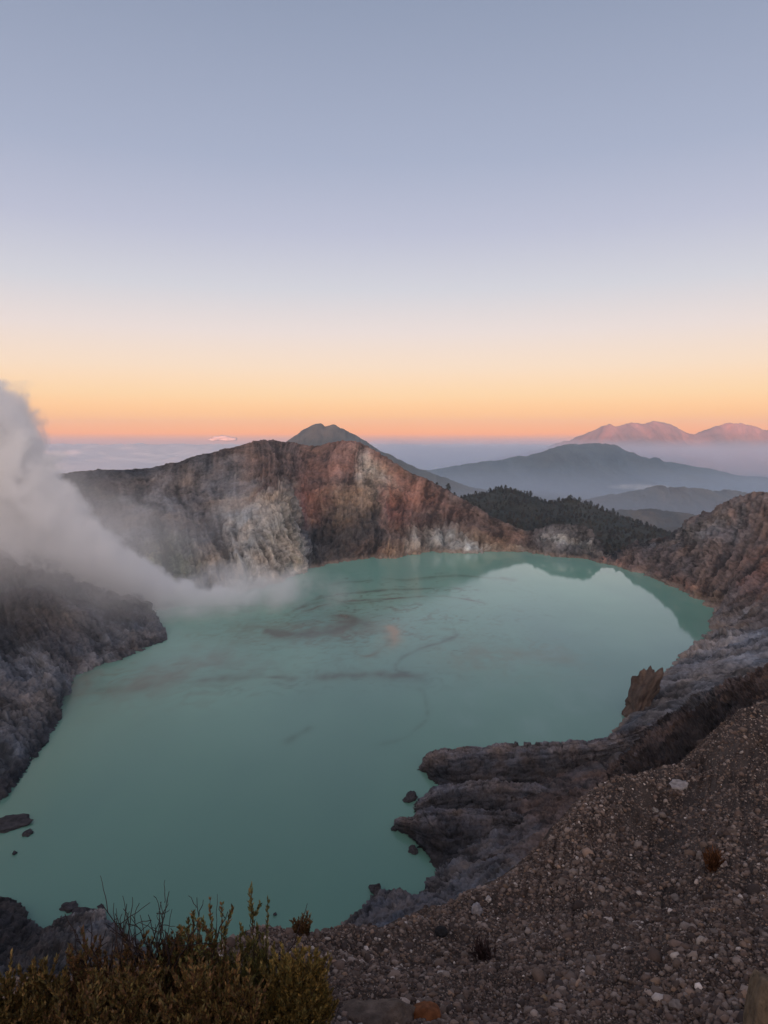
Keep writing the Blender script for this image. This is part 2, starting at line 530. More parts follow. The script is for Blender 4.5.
B = [
    ([(600, 562, N_), (604, 560, 885), (608, 559, 900), (612, 557, 920), (618, 555, 940)], 'dg dg dg dg dg'),
    ([(625, 568, N_), (628, 561, 840), (632, 555, 848), (636, 550, 856), (641, 545, 866)], 'r rb rb dg rb'),
    ([(655, 579, N_), (660, 566, 768), (668, 551, 776), (678, 539, 786), (690, 527, 798)], 'rb rb rb g rb'),
    ([(685, 591, N_), (693, 575, 708), (705, 552, 717), (715, 529, 727), (725, 506, 740)], 'r rb rb g rb'),
    ([(705, 602, N_), (718, 585, 660), (735, 560, 671), (752, 528, 684), (768, 492, 700)], 'o rb rb rb rb'),
    ([(717, 613, N_), (738, 598, 613), (768, 572, 620), (805, 535, 632), (850, 470, 650)], 'rb rb r rb rb'),
    ([(714, 627, N_), (736, 621, 548), (778, 598, 535), (835, 560, 525), (920, 470, 520)], 'mg mg rb rb rb'),
    ([(697, 646, N_), (722, 646, 485), (772, 634, 455), (845, 605, 435), (960, 490, 420)], 'lg lg mg rb rb'),
    ([(668, 673, N_), (703, 668, 420), (762, 660, 385), (845, 640, 355), (1000, 530, 330)], 'g lg lg mg rb'),
    ([(640, 704, N_), (682, 693, 358), (745, 682, 318), (845, 670, 280), (1020, 580, 250)], 'g mg lg mg rb'),
    ([(612, 733, N_), (662, 720, 318), (732, 708, 268), (835, 700, 225), (1020, 640, 190)], 'dg g mg g rb'),
    ([(585, 760, N_), (640, 756, 285), (720, 752, 225), (830, 760, 180), (1020, 730, 140)], 'dg dg g dk rb'),
]
net, cn = columns(B, [(60, 20, -20), (200, 60, -120)], front=(-8, -4, -14))
anb = np.ones(net.shape[:2])
anb[:, 8:] = .5
anb[:, 10:] = .3
patch('crater_wall', net, cn, 40, 44, M_mid, 6.5, 20.0, 2.2, streak=.9, warp=.6, rough_amp=.9, ridge=.5, fine=.9, rill=1.6, rill_w=6, cscale=np.array([.78, .81, .85]), block=2.2, bscale=13.0, bflat=1.3, bshade=.3, terr=1.5, terr_h=7.0, ampnet=anb)


def lift(shore, rows, muls):
    w = lake_y(shore[1])
    return [(shore[0], shore[1], N_)] + [(p[0], p[1], w * q) for p, q in zip(rows, muls)]


K = [
    (lift((168, 640), [(166, 632), (160, 624), (152, 612), (146, 602)], (1.03, 1.07, 1.13, 1.18)), 'dg dg mg dg mg'),
    (lift((140, 650), [(133, 636), (122, 618), (112, 600), (104, 580)], (1.05, 1.11, 1.18, 1.27)), 'dg mg dg mg mg'),
    (lift((104, 662), [(93, 643), (76, 615), (62, 588), (52, 560)], (1.05, 1.12, 1.2, 1.3)), 'mg dg mg dg mg'),
    (lift((74, 678), [(60, 655), (40, 625), (20, 590), (0, 548)], (1.05, 1.12, 1.2, 1.3)), 'mg dg dg dg mg'),
    (lift((64, 696), [(54, 676), (34, 666), (0, 630), (-40, 560)], (1.02, 1.09, 1.2, 1.3)), 'mg mg mg dg mg'),
    (lift((54, 722), [(42, 702), (15, 686), (-30, 650), (-90, 580)], (1.02, 1.08, 1.15, 1.22)), 'dg mg mg mg mg'),
    (lift((42, 746), [(27, 730), (-5, 708), (-60, 675), (-140, 600)], (1.02, 1.06, 1.12, 1.2)), 'dg mg mg mg mg'),
    (lift((24, 772), [(5, 757), (-30, 740), (-90, 708), (-180, 640)], (1.02, 1.05, 1.09, 1.15)), 'vd mg mg dg mg'),
    (lift((-2, 800), [(-24, 790), (-60, 778), (-130, 750), (-220, 690)], (1.02, 1.04, 1.07, 1.1)), 'vd dg mg dg mg'),
    (lift((-40, 835), [(-66, 822), (-110, 805), (-180, 785), (-270, 720)], (1.02, 1.04, 1.07, 1.1)), 'vd dg mg dg mg'),
    (lift((-80, 880), [(-110, 865), (-160, 845), (-230, 815), (-320, 760)], (1.02, 1.04, 1.06, 1.08)), 'vd dg mg dg mg'),
]
net, cn = columns(K, [(-60, 20, 4), (-520, 60, 40)], front=(6, -8, -14))
patch('crater_wall', net, cn, 34, 40, M_mid, 4.5, 22.0, 1.8, streak=.7, warp=.6, rough_amp=.9, ridge=.45, cscale=np.array([.72, .77, .83]), fine=.8, rill=1.2, rill_w=6, shore=False, block=1.3, bscale=13.0, bflat=1.5, bshade=.2, terr=.9, terr_h=6.0)

# the bank under the scree
Dk = [
    ([(640, 735, N_), (680, 745, 280), (730, 770, 210), (800, 800, 150), (880, 850, 90)], 'g g dg dk dk'),
    ([(560, 772, N_), (600, 780, 262), (650, 800, 205), (720, 830, 140), (780, 890, 80)], 'dg br br dk dk'),
    ([(500, 805, N_), (545, 805, 255), (590, 815, 215), (650, 850, 150), (700, 900, 80)], 'dg br br dk dk'),
    ([(450, 850, N_), (490, 848, 230), (545, 852, 195), (610, 890, 140), (640, 940, 70)], 'bl bl br dk dk'),
    ([(430, 880, N_), (455, 872, 214), (500, 872, 190), (560, 910, 135), (580, 970, 65)], 'bl bl bl dk dk'),
    ([(416, 897, N_), (432, 898, 205), (462, 905, 182), (500, 950, 130), (510, 1010, 60)], 'bl bl bl dk dk'),
    ([(385, 893, N_), (378, 908, 205), (390, 930, 182), (400, 970, 130), (400, 1040, 60)], 'bl bl bl dk dk'),
    ([(350, 922, N_), (342, 940, 195), (335, 970, 170), (325, 1010, 120), (310, 1080, 60)], 'g bl bl dk dk'),
    ([(290, 965, N_), (285, 978, 180), (280, 1000, 160), (270, 1040, 115), (260, 1100, 60)], 'dg g g dk dk'),
    ([(125, 990, N_), (195, 980, 182), (185, 1000, 160), (175, 1040, 115), (160, 1100, 60)], 'dg g g dk dk'),
    ([(100, 930, N_), (124, 938, 192), (112, 965, 168), (90, 1020, 120), (70, 1090, 60)], 'bl bl g dg dk'),
    ([(98, 913, N_), (92, 926, 196), (76, 955, 170), (50, 1015, 122), (20, 1090, 60)], 'lg mg g dg dk'),
    ([(66, 918, N_), (58, 930, 192), (38, 958, 166), (5, 1015, 122), (-40, 1090, 60)], 'mg dg dg dg dk'),
    ([(38, 930, N_), (26, 938, 188), (0, 965, 164), (-45, 1015, 122), (-110, 1080, 60)], 'dg vd dg dg dk'),
    ([(6, 902, N_), (-12, 912, 203), (-46, 940, 176), (-100, 1000, 126), (-180, 1070, 60)], 'dg vd dg dg dk'),
    ([(-70, 895, N_), (-86, 905, 203), (-120, 935, 178), (-190, 990, 132), (-300, 1050, 70)], 'dg dg dg dg dk'),
]
net, cn = columns(Dk, [(0, -10, 4)], front=(0, 8, -14))
patch('lake_bank', net, cn, 34, 40, M_mid, 1.4, 8.0, 4.0, streak=1.2, warp=.5, rough_amp=.25, shore=False, ridge=.6, cscale=.66, fine=.35, rill=.8, rill_w=2.2, block=.9, bscale=4.5, bshade=.3)

# dark cinder slope above the ledges, right of the scree
Ec = [
    ([(590, 830, 90), (594, 815, 100), (598, 800, 112), (602, 788, 125), (606, 780, 136)], 'dk dk dk dk br'),
    ([(640, 795, 62), (640, 778, 74), (643, 762, 95), (646, 748, 116), (650, 738, 136)], 'dk dk dk br dk'),
    ([(672, 790, 60), (672, 772, 71), (674, 748, 91), (677, 728, 113), (680, 716, 132)], 'dk dk dk br dk'),
    ([(700, 785, 58), (700, 765, 68), (702, 735, 88), (702, 715, 108), (702, 701, 125)], 'dk dk dk dk g'),
    ([(740, 765, 56), (740, 745, 66), (740, 722, 80), (738, 705, 96), (738, 690, 112)], 'dk br dk dk br'),
    ([(790, 745, 55), (785, 725, 64), (782, 702, 78), (780, 684, 92), (778, 668, 106)], 'dk br br dk br'),
    ([(900, 700, 55), (895, 685, 64), (890, 662, 78), (885, 640, 92), (880, 615, 106)], 'dk br br dk br'),
]
net, cn = columns(Ec, [(5, 14, -8), (12, 50, -55)], front=(0, -8, -14))
patch('cinder_slope', net, cn, 34, 60, M_mid, 1.0, 3.2, 1.4, streak=.9, warp=.6, rough_amp=.5, shore=False, ridge=.3, cscale=.75, fine=.4, block=.9, bscale=2.4, bflat=1.0)

# forested hill beyond the notch
Fh = []
for x, cy in ((380, 520), (430, 505), (470, 498), (500, 493), (520, 495), (548, 504), (570, 501), (600, 511), (635, 524), (665, 534), (720, 550), (800, 570)):
    Fh.append([at(x, 566 + max(0, x - 600) * .05, 930), at(x, cy + (562 - cy) * .66, 1150), at(x, cy + (562 - cy) * .33, 1400), at(x, cy, 1650), at(x, cy + 6, 1800), at(x, cy + 40, 2400)])
Fh = np.swapaxes(np.array(Fh), 0, 1)
fcol = np.ones(Fh.shape) * np.array([.045, .045, .035])
forest_hill, fhP = patch('wooded_hill', Fh, fcol, 30, 24, M_far, 7.0, 60.0, 2.0, streak=.4, shore=False)


# ------------------------------------------------------------------ distant land
def ridge_range(name, crest, Y, base_z, run, back, amp, scale, colr, jag=0.0, nc=26, top_col=None, steep=.22):
    cx = []
    for x, y in crest:
        p = at(x, y, Y)
        h = p[2] - base_z
        cx.append([[p[0] * .96, Y - run, base_z - 30], [p[0] * .98, Y - run * .55, base_z + h * .25], [p[0], Y - run * steep, base_z + h * .62], p,
                   [p[0], Y + back * .3, base_z + h * .6], [p[0], Y + back, base_z - 30]])
    net = np.swapaxes(np.array(cx), 0, 1)
    cn = np.ones(net.shape) * np.array(colr)
    if top_col is not None:
        cn[2:4] = np.array(top_col)
    return patch(name, net, cn, 22, nc, M_hill, amp, scale, 4.0, streak=.5, shore=False, ridge=.7)


ridge_range('mountain', [(250, 470), (275, 452), (290, 441), (303, 431), (314, 426), (321, 425), (327, 427.5), (335, 426.5), (345, 430), (357, 437), (375, 448), (400, 461), (440, 478), (490, 493), (560, 503), (640, 512)],
            5500, -480, 2600, 2000, 22, 200, (.085, .08, .065))
ridge_range('mountain', [(400, 476), (450, 468), (500, 461), (535, 455), (560, 447.5), (578, 445), (596, 444.5), (612, 447), (628, 453), (660, 461), (700, 469), (750, 478), (850, 490)],
            8600, -640, 3000, 2500, 40, 300, (.07, .08, .085))
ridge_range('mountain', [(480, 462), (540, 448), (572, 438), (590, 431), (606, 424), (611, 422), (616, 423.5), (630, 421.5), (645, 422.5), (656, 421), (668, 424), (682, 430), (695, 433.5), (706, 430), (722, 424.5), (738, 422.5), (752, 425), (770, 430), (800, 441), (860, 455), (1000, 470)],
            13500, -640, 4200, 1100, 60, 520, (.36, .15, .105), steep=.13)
ridge_range('hill', [(560, 506), (600, 500), (630, 494), (660, 489), (690, 490), (720, 492), (760, 497), (830, 500), (950, 510)],
            4600, -560, 1300, 1200, 34, 130, (.085, .075, .06))
ridge_range('hill', [(540, 525), (590, 517), (630, 512), (670, 514), (710, 520), (760, 526), (850, 540), (950, 545)],
            3000, -460, 900, 900, 22, 80, (.08, .07, .055))

hx = np.concatenate([np.linspace(-16500, -4000, 70), np.linspace(-3900, 5500, 190), np.linspace(5600, 16500, 60)])
hy = np.concatenate([np.linspace(-2400, 1200, 60), np.linspace(1260, 6500, 150), np.linspace(6600, 14900, 80)])
GX, GY = np.meshgrid(hx, hy)
gz = -260 - 380 * smooth(900, 7500, np.hypot(GX, GY)) - 260 * smooth(-800, -2600, GX) * smooth(2000, 6000, GY) + 60 * fbm(GX / 1500, GY / 1500, GX * 0, 5) * smooth(1200, 3000, GY)
gz = np.where(GY < 1200, np.minimum(gz, -230), gz)
gc = np.ones(GX.shape + (3,)) * np.array([.085, .075, .06]) * (1 + .5 * fbm(GX / 700, GY / 700, GX * 0 + 8, 4))[..., None]
tag(link('ground', mesh_from('ground', np.stack([GX, GY, gz], -1).reshape(-1, 3), grid_faces(*GX.shape), M_hill, gc.reshape(-1, 3))), kind='structure')

# the rim behind the photographer and the mountain east of it, which keeps the low sun off the crater
bn = []
for x in np.linspace(-2600, 2600, 14):
    k = math.exp(-(x / 1900) ** 4)
    bn.append([[x, -3 - 3e-5 * x * x, -12 - abs(x) * .01], [x, -30 - 3e-5 * x * x, 4], [x, -120, 8 * k], [x, -500, 5], [x, -800, 30 * k], [x, -1000, 90 * k - 30], [x, -1200, 200 * k - 10 + 10 * math.sin(x * .004)], [x, -1500, 60 * k - 60], [x, -2200, -240]])
bn = np.swapaxes(np.array(bn), 0, 1)
patch('mountain', bn, np.ones(bn.shape) * np.array([.12, .10, .085]), 10, 10, M_far, 2.5, 60, 2.0, shore=False)

# ------------------------------------------------------------------ scree slope under the camera
ex = [-320, -120, 0, 100, 200, 265, 330, 400, 460, 505, 540, 560, 580, 610, 650, 690, 720, 755, 800, 900, 1050]
ey = [1010, 990, 985, 975, 955, 935, 930, 925, 899, 880, 855, 830, 803, 784, 772, 760, 735, 709, 690, 660, 630]
eY = [7.5, 8, 8.5, 9, 10, 11.5, 12.5, 14, 16, 18, 20, 22, 24, 26, 29, 32, 35, 38, 42, 47, 55]
n0 = [5.2, 5.4, 5.6, 5.8, 6.0, 6.1, 6.3, 6.5, 6.7, 6.8, 6.8, 6.8, 6.8, 6.7, 6.5, 6.3, 6.1, 5.8, 5.4, 5, 4.6]
rows = []
TS = (0, .2, .4, .6, .8, 1.0)
for x, y, Ye, Y0 in zip(ex, ey, eY, n0):
    col = []
    p0 = at(384 + (x - 384) * .9, 1060, Y0)
    col.append([p0[0] * .4, -8.0, 1.5])
    col.append([p0[0] * .55, 0.0, -1.75])
    for t in TS:
        py = 1060 + (y - 1060) * t
        col.append(at(x, py, Y0 * (Ye / Y0) ** t))
    e = col[-1]
    dx = -1.0 if x < 560 else -.5
    col.append(e + np.array([dx * 1.5, 2.4, -3.4]) * (Ye / 20))
    col.append(e + np.array([dx * 3, 7, -14]) * (Ye / 20))
    rows.append(col)
snet = np.swapaxes(np.array(rows), 0, 1)
scn = np.ones(snet.shape) * np.array([.075, .056, .048])
SCR = cr_axis(cr_axis(snet, 40, 0), 26, 1)
X, Y, Z = SCR[..., 0], SCR[..., 1], SCR[..., 2]
lump = .22 * fbm(X / 3.2, Y / 3.2, Z / 3.2, 4, .55) + .05 * fbm(X / .5, Y / .5, Z / .5, 3)
fade = smooth(0, 6, Y)
# a low swell running down the right of the slope, with a shallow gully beside it
def swell(pts, w):
    d = np.full(X.shape, 1e9)
    for a, b_ in zip(pts[:-1], pts[1:]):
        ab = b_ - a
        t = np.clip(((X - a[0]) * ab[0] + (Y - a[1]) * ab[1]) / (ab @ ab), 0, 1)
        d = np.minimum(d, np.hypot(X - a[0] - t * ab[0], Y - a[1] - t * ab[1]))
    return np.exp(-(d / w) ** 2)


def scree_pt(px, py):
    """point of the scree seen near a photo pixel"""
    u = (px - 384.0) / F_PX
    v = (512.0 - py) / F_PX
    dirn = np.array([u, CP + v * SP, -SP + v * CP])
    dirn /= np.linalg.norm(dirn)
    Q = SCR[:7 * 40 + 1].reshape(-1, 3)
    r = np.linalg.norm(Q, axis=1)
    k = np.argmax((Q @ dirn) / r - (Q[:, 1] < 2))
    return Q[k]


sw = swell([scree_pt(*p)[:2] for p in ((745, 722), (722, 770), (708, 830), (700, 900), (690, 990))], 1.1)
gu = swell([scree_pt(*p)[:2] for p in ((705, 760), (695, 800), (680, 850), (665, 930))], .9)
SCR[..., 2] += fade * lump + .55 * sw * fade - .3 * gu * fade
cpar = np.linspace(0, 20, SCR.shape[1])[None, :] + 0 * X
rl = ridged(cpar * 2.6 + .5 * fbm(X / 3, Y / 3, X * 0, 3), np.log(np.maximum(Y, 2)) * 1.6, X * 0 + 4, 3)
SCR[..., 2] += fade * (.16 * (rl - .6)) * np.maximum(Y, 4) / 12
n_ = fbm(X / 1.2, Y / 1.2, Z / 1.2, 5, .6)
path_c = swell([scree_pt(*p)[:2] for p in ((735, 735), (712, 770), (700, 810), (697, 860))], .55)
scol = np.ones(SCR.shape) * np.array([.058, .045, .038]) * (1 + .5 * n_)[..., None]
scol = scol * (1 - .6 * path_c[..., None]) + np.array([.095, .078, .068]) * .6 * path_c[..., None]
tag(link('scree_slope', mesh_from('scree_slope', SCR.reshape(-1, 3), grid_faces(*SCR.shape[:2]), M_near, scol.reshape(-1, 3))), kind='structure')


# ------------------------------------------------------------------ stones
def ico(sub):
    bm = bmesh.new()
    bmesh.ops.create_icosphere(bm, subdivisions=sub, radius=1.0)
    V = np.array([v.co[:] for v in bm.verts])
    Fc = np.array([[v.index for v in f.verts] for f in bm.faces])
    bm.free()
    return V, Fc


def rand_rot(n):
    q = rng.normal(size=(n, 4))
    q /= np.linalg.norm(q, axis=1)[:, None]
    w, x, y, z = q.T
    return np.stack([1 - 2 * (y * y + z * z), 2 * (x * y - z * w), 2 * (x * z + y * w), 2 * (x * y + z * w), 1 - 2 * (x * x + z * z), 2 * (y * z - x * w),
                     2 * (x * z - y * w), 2 * (y * z + x * w), 1 - 2 * (x * x + y * y)], 1).reshape(n, 3, 3)


def stones(grid, n, r0, r1, size, sub, rowlo, rowhi, tone=1.0):
    Vb, Fb = ico(sub)
    Rg, Cg = grid.shape[:2]
    r = rng.uniform(rowlo * (Rg - 1), rowhi * (Rg - 1.01), n)
    c = rng.uniform(0, Cg - 1.01, n)
    i, j = r.astype(int), c.astype(int)
    a, b_ = (r - i)[:, None], (c - j)[:, None]
    pos = grid[i, j] * (1 - a) * (1 - b_) + grid[i + 1, j] * a * (1 - b_) + grid[i, j + 1] * (1 - a) * b_ + grid[i + 1, j + 1] * a * b_
    cl_ = fbm(pos[:, 0] / 1.6, pos[:, 1] / 1.6, pos[:, 2] / 1.6 + size * 50, 4, .6)
    s = size * np.exp(rng.normal(0, .42, n) + .55 * cl_) * (np.maximum(pos[:, 1], 4) / 12) ** .55
    s = np.clip(s, .012, .3)
    s = np.where((cl_ < -.18) & (rng.random(n) < .3), s * .5, s)
    # a few differently chipped stone shapes
    sh = []
    for k in range(10):
        q = Vb.copy()
        for _ in range(7):
            nn = rng.normal(size=3)
            nn /= np.linalg.norm(nn)
            dcut = rng.uniform(.45, .85)
            pr = q @ nn
            q = q - np.maximum(pr - dcut, 0)[:, None] * nn
        sh.append(q)
    sh = np.array(sh)[rng.integers(0, 10, n)]
    sq = rng.uniform(.55, 1.15, (n, 1, 3))
    M = rand_rot(n)
    V = np.einsum('nij,nvj->nvi', M, sh * sq) * s[:, None, None]
    V[..., 2] *= .85
    V = V + pos[:, None, :] + np.array([0, 0, 1])[None, None] * (s * .2)[:, None, None]
    base = np.array([[.165, .12, .096], [.115, .08, .064], [.235, .185, .155], [.075, .057, .05], [.18, .125, .095], [.46, .39, .34], [.22, .145, .10]])
    pick = rng.choice(7, n, p=[.28, .27, .15, .17, .08, .018, .032])
    cl = base[pick] * np.array([.95, .99, 1.03]) * np.exp(rng.normal(0, .22, (n, 1))) * tone
    nv = len(Vb)
    Ft = (Fb[None] + (np.arange(n) * nv)[:, None, None]).reshape(-1, 3)
    return V.reshape(-1, 3), Ft, np.repeat(cl, nv, 0)


parts = [stones(SCR, 46000, 0, 0, .036, 1, .20, .82, .98), stones(SCR, 115000, 0, 0, .018, 1, .20, .82, .86), stones(SCR, 420, 0, 0, .06, 2, .20, .80, .8)]
Vs, Fs, Cs, off = [], [], [], 0
for v, f, c in parts:
    Vs.append(v)
    Fs.append(f + off)
    Cs.append(c)
    off += len(v)
tag(link('gravel', mesh_from('gravel', np.concatenate(Vs), np.concatenate(Fs), M_stone, np.concatenate(Cs), False)), kind='stuff')


def rock(name, loc, dims, colr, label, cat='rock', sub=5, rough=.35, seed=0, mat=None, rz=0.0, group=None, flat=0.0, strata=0.0, fs=1.0):
    Vb, Fb = ico(sub)
    q = Vb.copy()
    rs = np.random.default_rng(seed)
    for _ in range(10):
        nn = rs.normal(size=3)
        nn /= np.linalg.norm(nn)
        pr = q @ nn
        q = q - np.maximum(pr - rs.uniform(.5, .85), 0)[:, None] * nn * .9
    d = rough * (fbm(q[:, 0] * 1.6 + seed, q[:, 1] * 1.6, q[:, 2] * 1.6, 5, .55) * .6 + .25 * (ridged(q[:, 0] * 3 + seed, q[:, 1] * 3, q[:, 2] * 3, 4) - .6))
    if strata:
        d = d + strata * perlin(q[:, 2] * 7, q[:, 0] + seed, q[:, 1])
    q = q * (1 + d)[:, None]
    q = q * np.array(dims) * .5
    tone = 1 + .5 * fbm(Vb[:, 0] * 3 + seed, Vb[:, 1] * 3, Vb[:, 2] * 3, 4)
    me = mesh_from(name, q, Fb, mat or M_mid, np.array(colr)[None] * tone[:, None])
    o = link(name, me)
    o.location = loc
    o.rotation_euler = (0, 0, rz)
    return tag(o, label, cat, group)


# ------------------------------------------------------------------ rock ledges that run out into the lake
def ledge(xs, cy, by, hs, label, seed, colr=(.075, .07, .074)):
    net, cn = [], []
    for x, c, b_, h in zip(xs, cy, by, hs):
        top = on_lake(x, c, h)
        base = on_lake(x - 1, b_, .4)
        base[1] = min(base[1], top[1] - 1.5)
        back = top + np.array([-2, 7 + h * .35, -h - 6])
        mid = top * .55 + base * .45 + np.array([0, -1.2, .35 * h * .4])
        cap = top + np.array([0, 3.5, -.6])
        net.append([base + np.array([0, -1.5, -8]), base, mid, top, cap, back])
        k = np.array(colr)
        cn.append([k * .5, k * .5, k * .95, k * 2.0, k * 1.9, k])  # base darkened, top edge lightened: overhang shade and light painted into the rock
    x0 = np.array(net[0])
    tip = x0.mean(0)
    tip = np.repeat(tip[None], 6, 0) + np.array([-3.0, 0, -3.0])
    net = [tip.tolist()] + net
    cn = [cn[0]] + cn
    net = np.swapaxes(np.array(net), 0, 1)
    cn = np.swapaxes(np.array(cn), 0, 1)
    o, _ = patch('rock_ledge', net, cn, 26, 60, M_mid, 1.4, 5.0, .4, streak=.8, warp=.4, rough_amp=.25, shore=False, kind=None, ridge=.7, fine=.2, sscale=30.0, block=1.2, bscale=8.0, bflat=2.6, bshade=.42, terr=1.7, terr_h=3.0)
    return tag(o, label, 'rock ledge')


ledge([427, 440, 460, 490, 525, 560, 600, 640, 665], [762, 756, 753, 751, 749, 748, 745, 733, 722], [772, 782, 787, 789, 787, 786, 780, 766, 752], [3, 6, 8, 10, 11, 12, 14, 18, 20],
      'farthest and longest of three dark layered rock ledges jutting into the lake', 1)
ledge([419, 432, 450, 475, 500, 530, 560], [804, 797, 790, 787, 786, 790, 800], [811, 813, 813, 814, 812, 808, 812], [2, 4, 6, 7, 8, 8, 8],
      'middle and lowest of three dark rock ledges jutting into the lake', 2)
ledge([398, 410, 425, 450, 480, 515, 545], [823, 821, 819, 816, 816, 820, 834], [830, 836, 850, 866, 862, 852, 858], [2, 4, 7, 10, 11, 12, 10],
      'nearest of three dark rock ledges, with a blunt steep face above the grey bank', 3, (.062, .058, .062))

# pinnacle on the right shore
pz = at(641, 700, 372)
pin = rock('rock_pinnacle', pz, (13, 20, 38), (.115, .082, .065), 'brown rock fin with two pointed tips standing on the right shore', 'rock', 5, .7, 12, strata=.12)
pin.rotation_euler = (.1, .42, .3)

# rocks in the water
isl = [
    ((410, 798), (6.5, 9, 5), 'small dark rock in the water just off the middle ledge', 21),
    ((413, 851), (3.5, 5, 4), 'tiny dark rock at the waterline under the blunt ledge', 22),
    ((376, 890), (4.5, 6, 4), 'dark rock standing in the lake off the grey streaked bank', 23),
    ((12, 823), (13, 12, 5), 'long dark slab in the water at the left edge of the lake', 24),
    ((27, 838 - 5), (4, 5, 2.5), 'pointed dark rock at the outer end of the long slab', 28),
    ((15, 853), (1.5, 2, 1.6), 'lone tiny dark rock in open water below the long slab', 25),
    ((71, 907), (6.5, 5, 2.2), 'flat dark shoal rock farthest out of the group off the lower left bank', 26),
    ((82, 913), (8.5, 7, 2.6), 'largest flat shoal rock off the lower left bank', 27),
    ((62, 924), (5, 6, 2.6), 'dark shoal rock closest to the lower left bank', 29),
    ((101, 907), (2.4, 2, 1.3), 'small flat rock at the right of the shoal group', 30),
    ((275, 914), (1.3, 1.4, 1.2), 'tiny dark rock in the water above the shrub sprigs', 31),
    ((18, 775), (4, 6, 3), 'dark boulder at the foot of the left shore', 32),
    ((108 / 3.84 * 1.0, 848 * .2604 + 540), (1.8, 2, 1.5), 'pebble sized dark rock just off the left shore', 33),
]
for (px, py), dm, lab, sd in isl:
    rock('lake_rock', on_lake(px, py, .3), dm, (.06, .056, .06), lab, 'rock', 4, .55, sd, group='dark rocks standing in the lake')

# stones singled out on the scree
def on_scree(px, py, dz=0.0):
    return scree_pt(px, py) + np.array([0, 0, dz])


def psize(px, py, wpx):
    return wpx / F_PX * scree_pt(px, py)[1] * 1.02


s = psize(680, 788, 26)
rock('pale_stone', on_scree(680, 788, .05), (s, s * .7, s * .42), (.26, .24, .235), 'pale flat stone, the largest light one on the upper scree', 'stone', 4, .5, 41, M_stone)
s = psize(440, 935, 13)
rock('black_stone', on_scree(440, 935, .08), (s, s, s * .95), (.02, .02, .022), 'black boulder on the scree beside the lake bank', 'stone', 4, .35, 42, M_stone)
s = psize(476, 914, 13)
rock('grey_stone', on_scree(476, 914, .06), (s, s, s * 1.3), (.24, .23, .24), 'upright grey angular stone near the edge of the scree', 'stone', 4, .4, 43, M_stone)
s = psize(489, 902, 9)
rock('white_stone', on_scree(489, 902, .06), (s, s, s * .8), (.34, .31, .29), 'small whitish stone at the scree edge above the grey angular stone', 'stone', 4, .4, 44, M_stone)
s = psize(432, 1018, 34)
rock('rusty_boulder', on_scree(424, 1018, .03), (s, s, s * .75), (.15, .058, .024), 'rust orange boulder at the bottom beside the shrubs', 'stone', 4, .15, 45, M_stone)
s = psize(385, 1010, 95)
rock('earth_mound', on_scree(378, 1022, -.12), (s, s * .8, s * .5), (.12, .092, .075), 'low mound of fine brown earth between shrubs and rusty boulder', 'mound', 5, .25, 46, M_near)
b0 = at(775, 1000, 4.0)
rock('tan_boulder', b0 + np.array([.02, 0, -.15]), (.44, .6, .74), (.15, .112, .075), 'smooth tan boulder cut off by the bottom right corner', 'stone', 5, .18, 47, M_near)
for k, (px, py, w, cl, lab) in enumerate([
    (604, 881, 9, (.22, .2, .19), 'light grey stone in the middle of the scree'),
    (655, 812, 8, (.24, .22, .2), 'upright pale stone below the large pale flat stone'),
    (676, 1008, 16, (.2, .17, .15), 'round brown cobble on the lower right of the scree'),
    (545, 1002, 12, (.24, .17, .11), 'tan cobble near the bottom middle of the scree'),
    (676, 899, 12, (.16, .14, .13), 'rounded grey cobble below the rusty patch'),
    (724, 867, 9, (.25, .21, .2), 'pale cobble right beside the rusty plant')]):
    s = psize(px, py, w)
    rock('cobble', on_scree(px, py, .03), (s, s, s * .85), cl, lab, 'stone', 3, .35, 60 + k, M_stone, group='larger stones on the scree')


# ------------------------------------------------------------------ plants
def leaf_cloud(pos, axis, n_leaf, length, width, colr, spread):
    """leaves along sprigs: pos (n,3) foot of each leaf, axis (n,3) its direction"""
    n = len(pos)
    side = np.cross(axis, rng.normal(size=(n, 3)))
    side /= np.linalg.norm(side, axis=1)[:, None] + 1e-9
    ln = length * rng.uniform(.6, 1.25, (n, 1))
    wd = width * rng.uniform(.7, 1.2, (n, 1))
    mid = pos + axis * ln * .5
    V = np.stack([pos, mid + side * wd * .5, pos + axis * ln, mid - side * wd * .5], 1)
    return V.reshape(-1, 3), np.arange(n * 4).reshape(n, 4), np.repeat(colr, 4, 0)


def tube(pts, rad, sides=5):
    pts = np.array(pts)
    n = len(pts)
    t = np.gradient(pts, axis=0)
    t /= np.linalg.norm(t, axis=1)[:, None] + 1e-9
    a = np.cross(t, np.array([.3, .9, .2]))
    a /= np.linalg.norm(a, axis=1)[:, None] + 1e-9
    b_ = np.cross(t, a)
    an = np.linspace(0, 2 * np.pi, sides, endpoint=False)
    V = pts[:, None] + (a[:, None] * np.cos(an)[None, :, None] + b_[:, None] * np.sin(an)[None, :, None]) * np.array(rad)[:, None, None]
    Fq = []
    for i in range(n - 1):
        for j in range(sides):
            k = (j + 1) % sides
            Fq.append([i * sides + j, i * sides + k, (i + 1) * sides + k, (i + 1) * sides + j])
    return V.reshape(-1, 3), np.array(Fq)


def join(lst):
    Vs, Fs, off = [], [], 0
    for v, f in lst:
        Vs.append(v)
        Fs.append(f + off)
        off += len(v)
    return np.concatenate(Vs), np.concatenate(Fs)


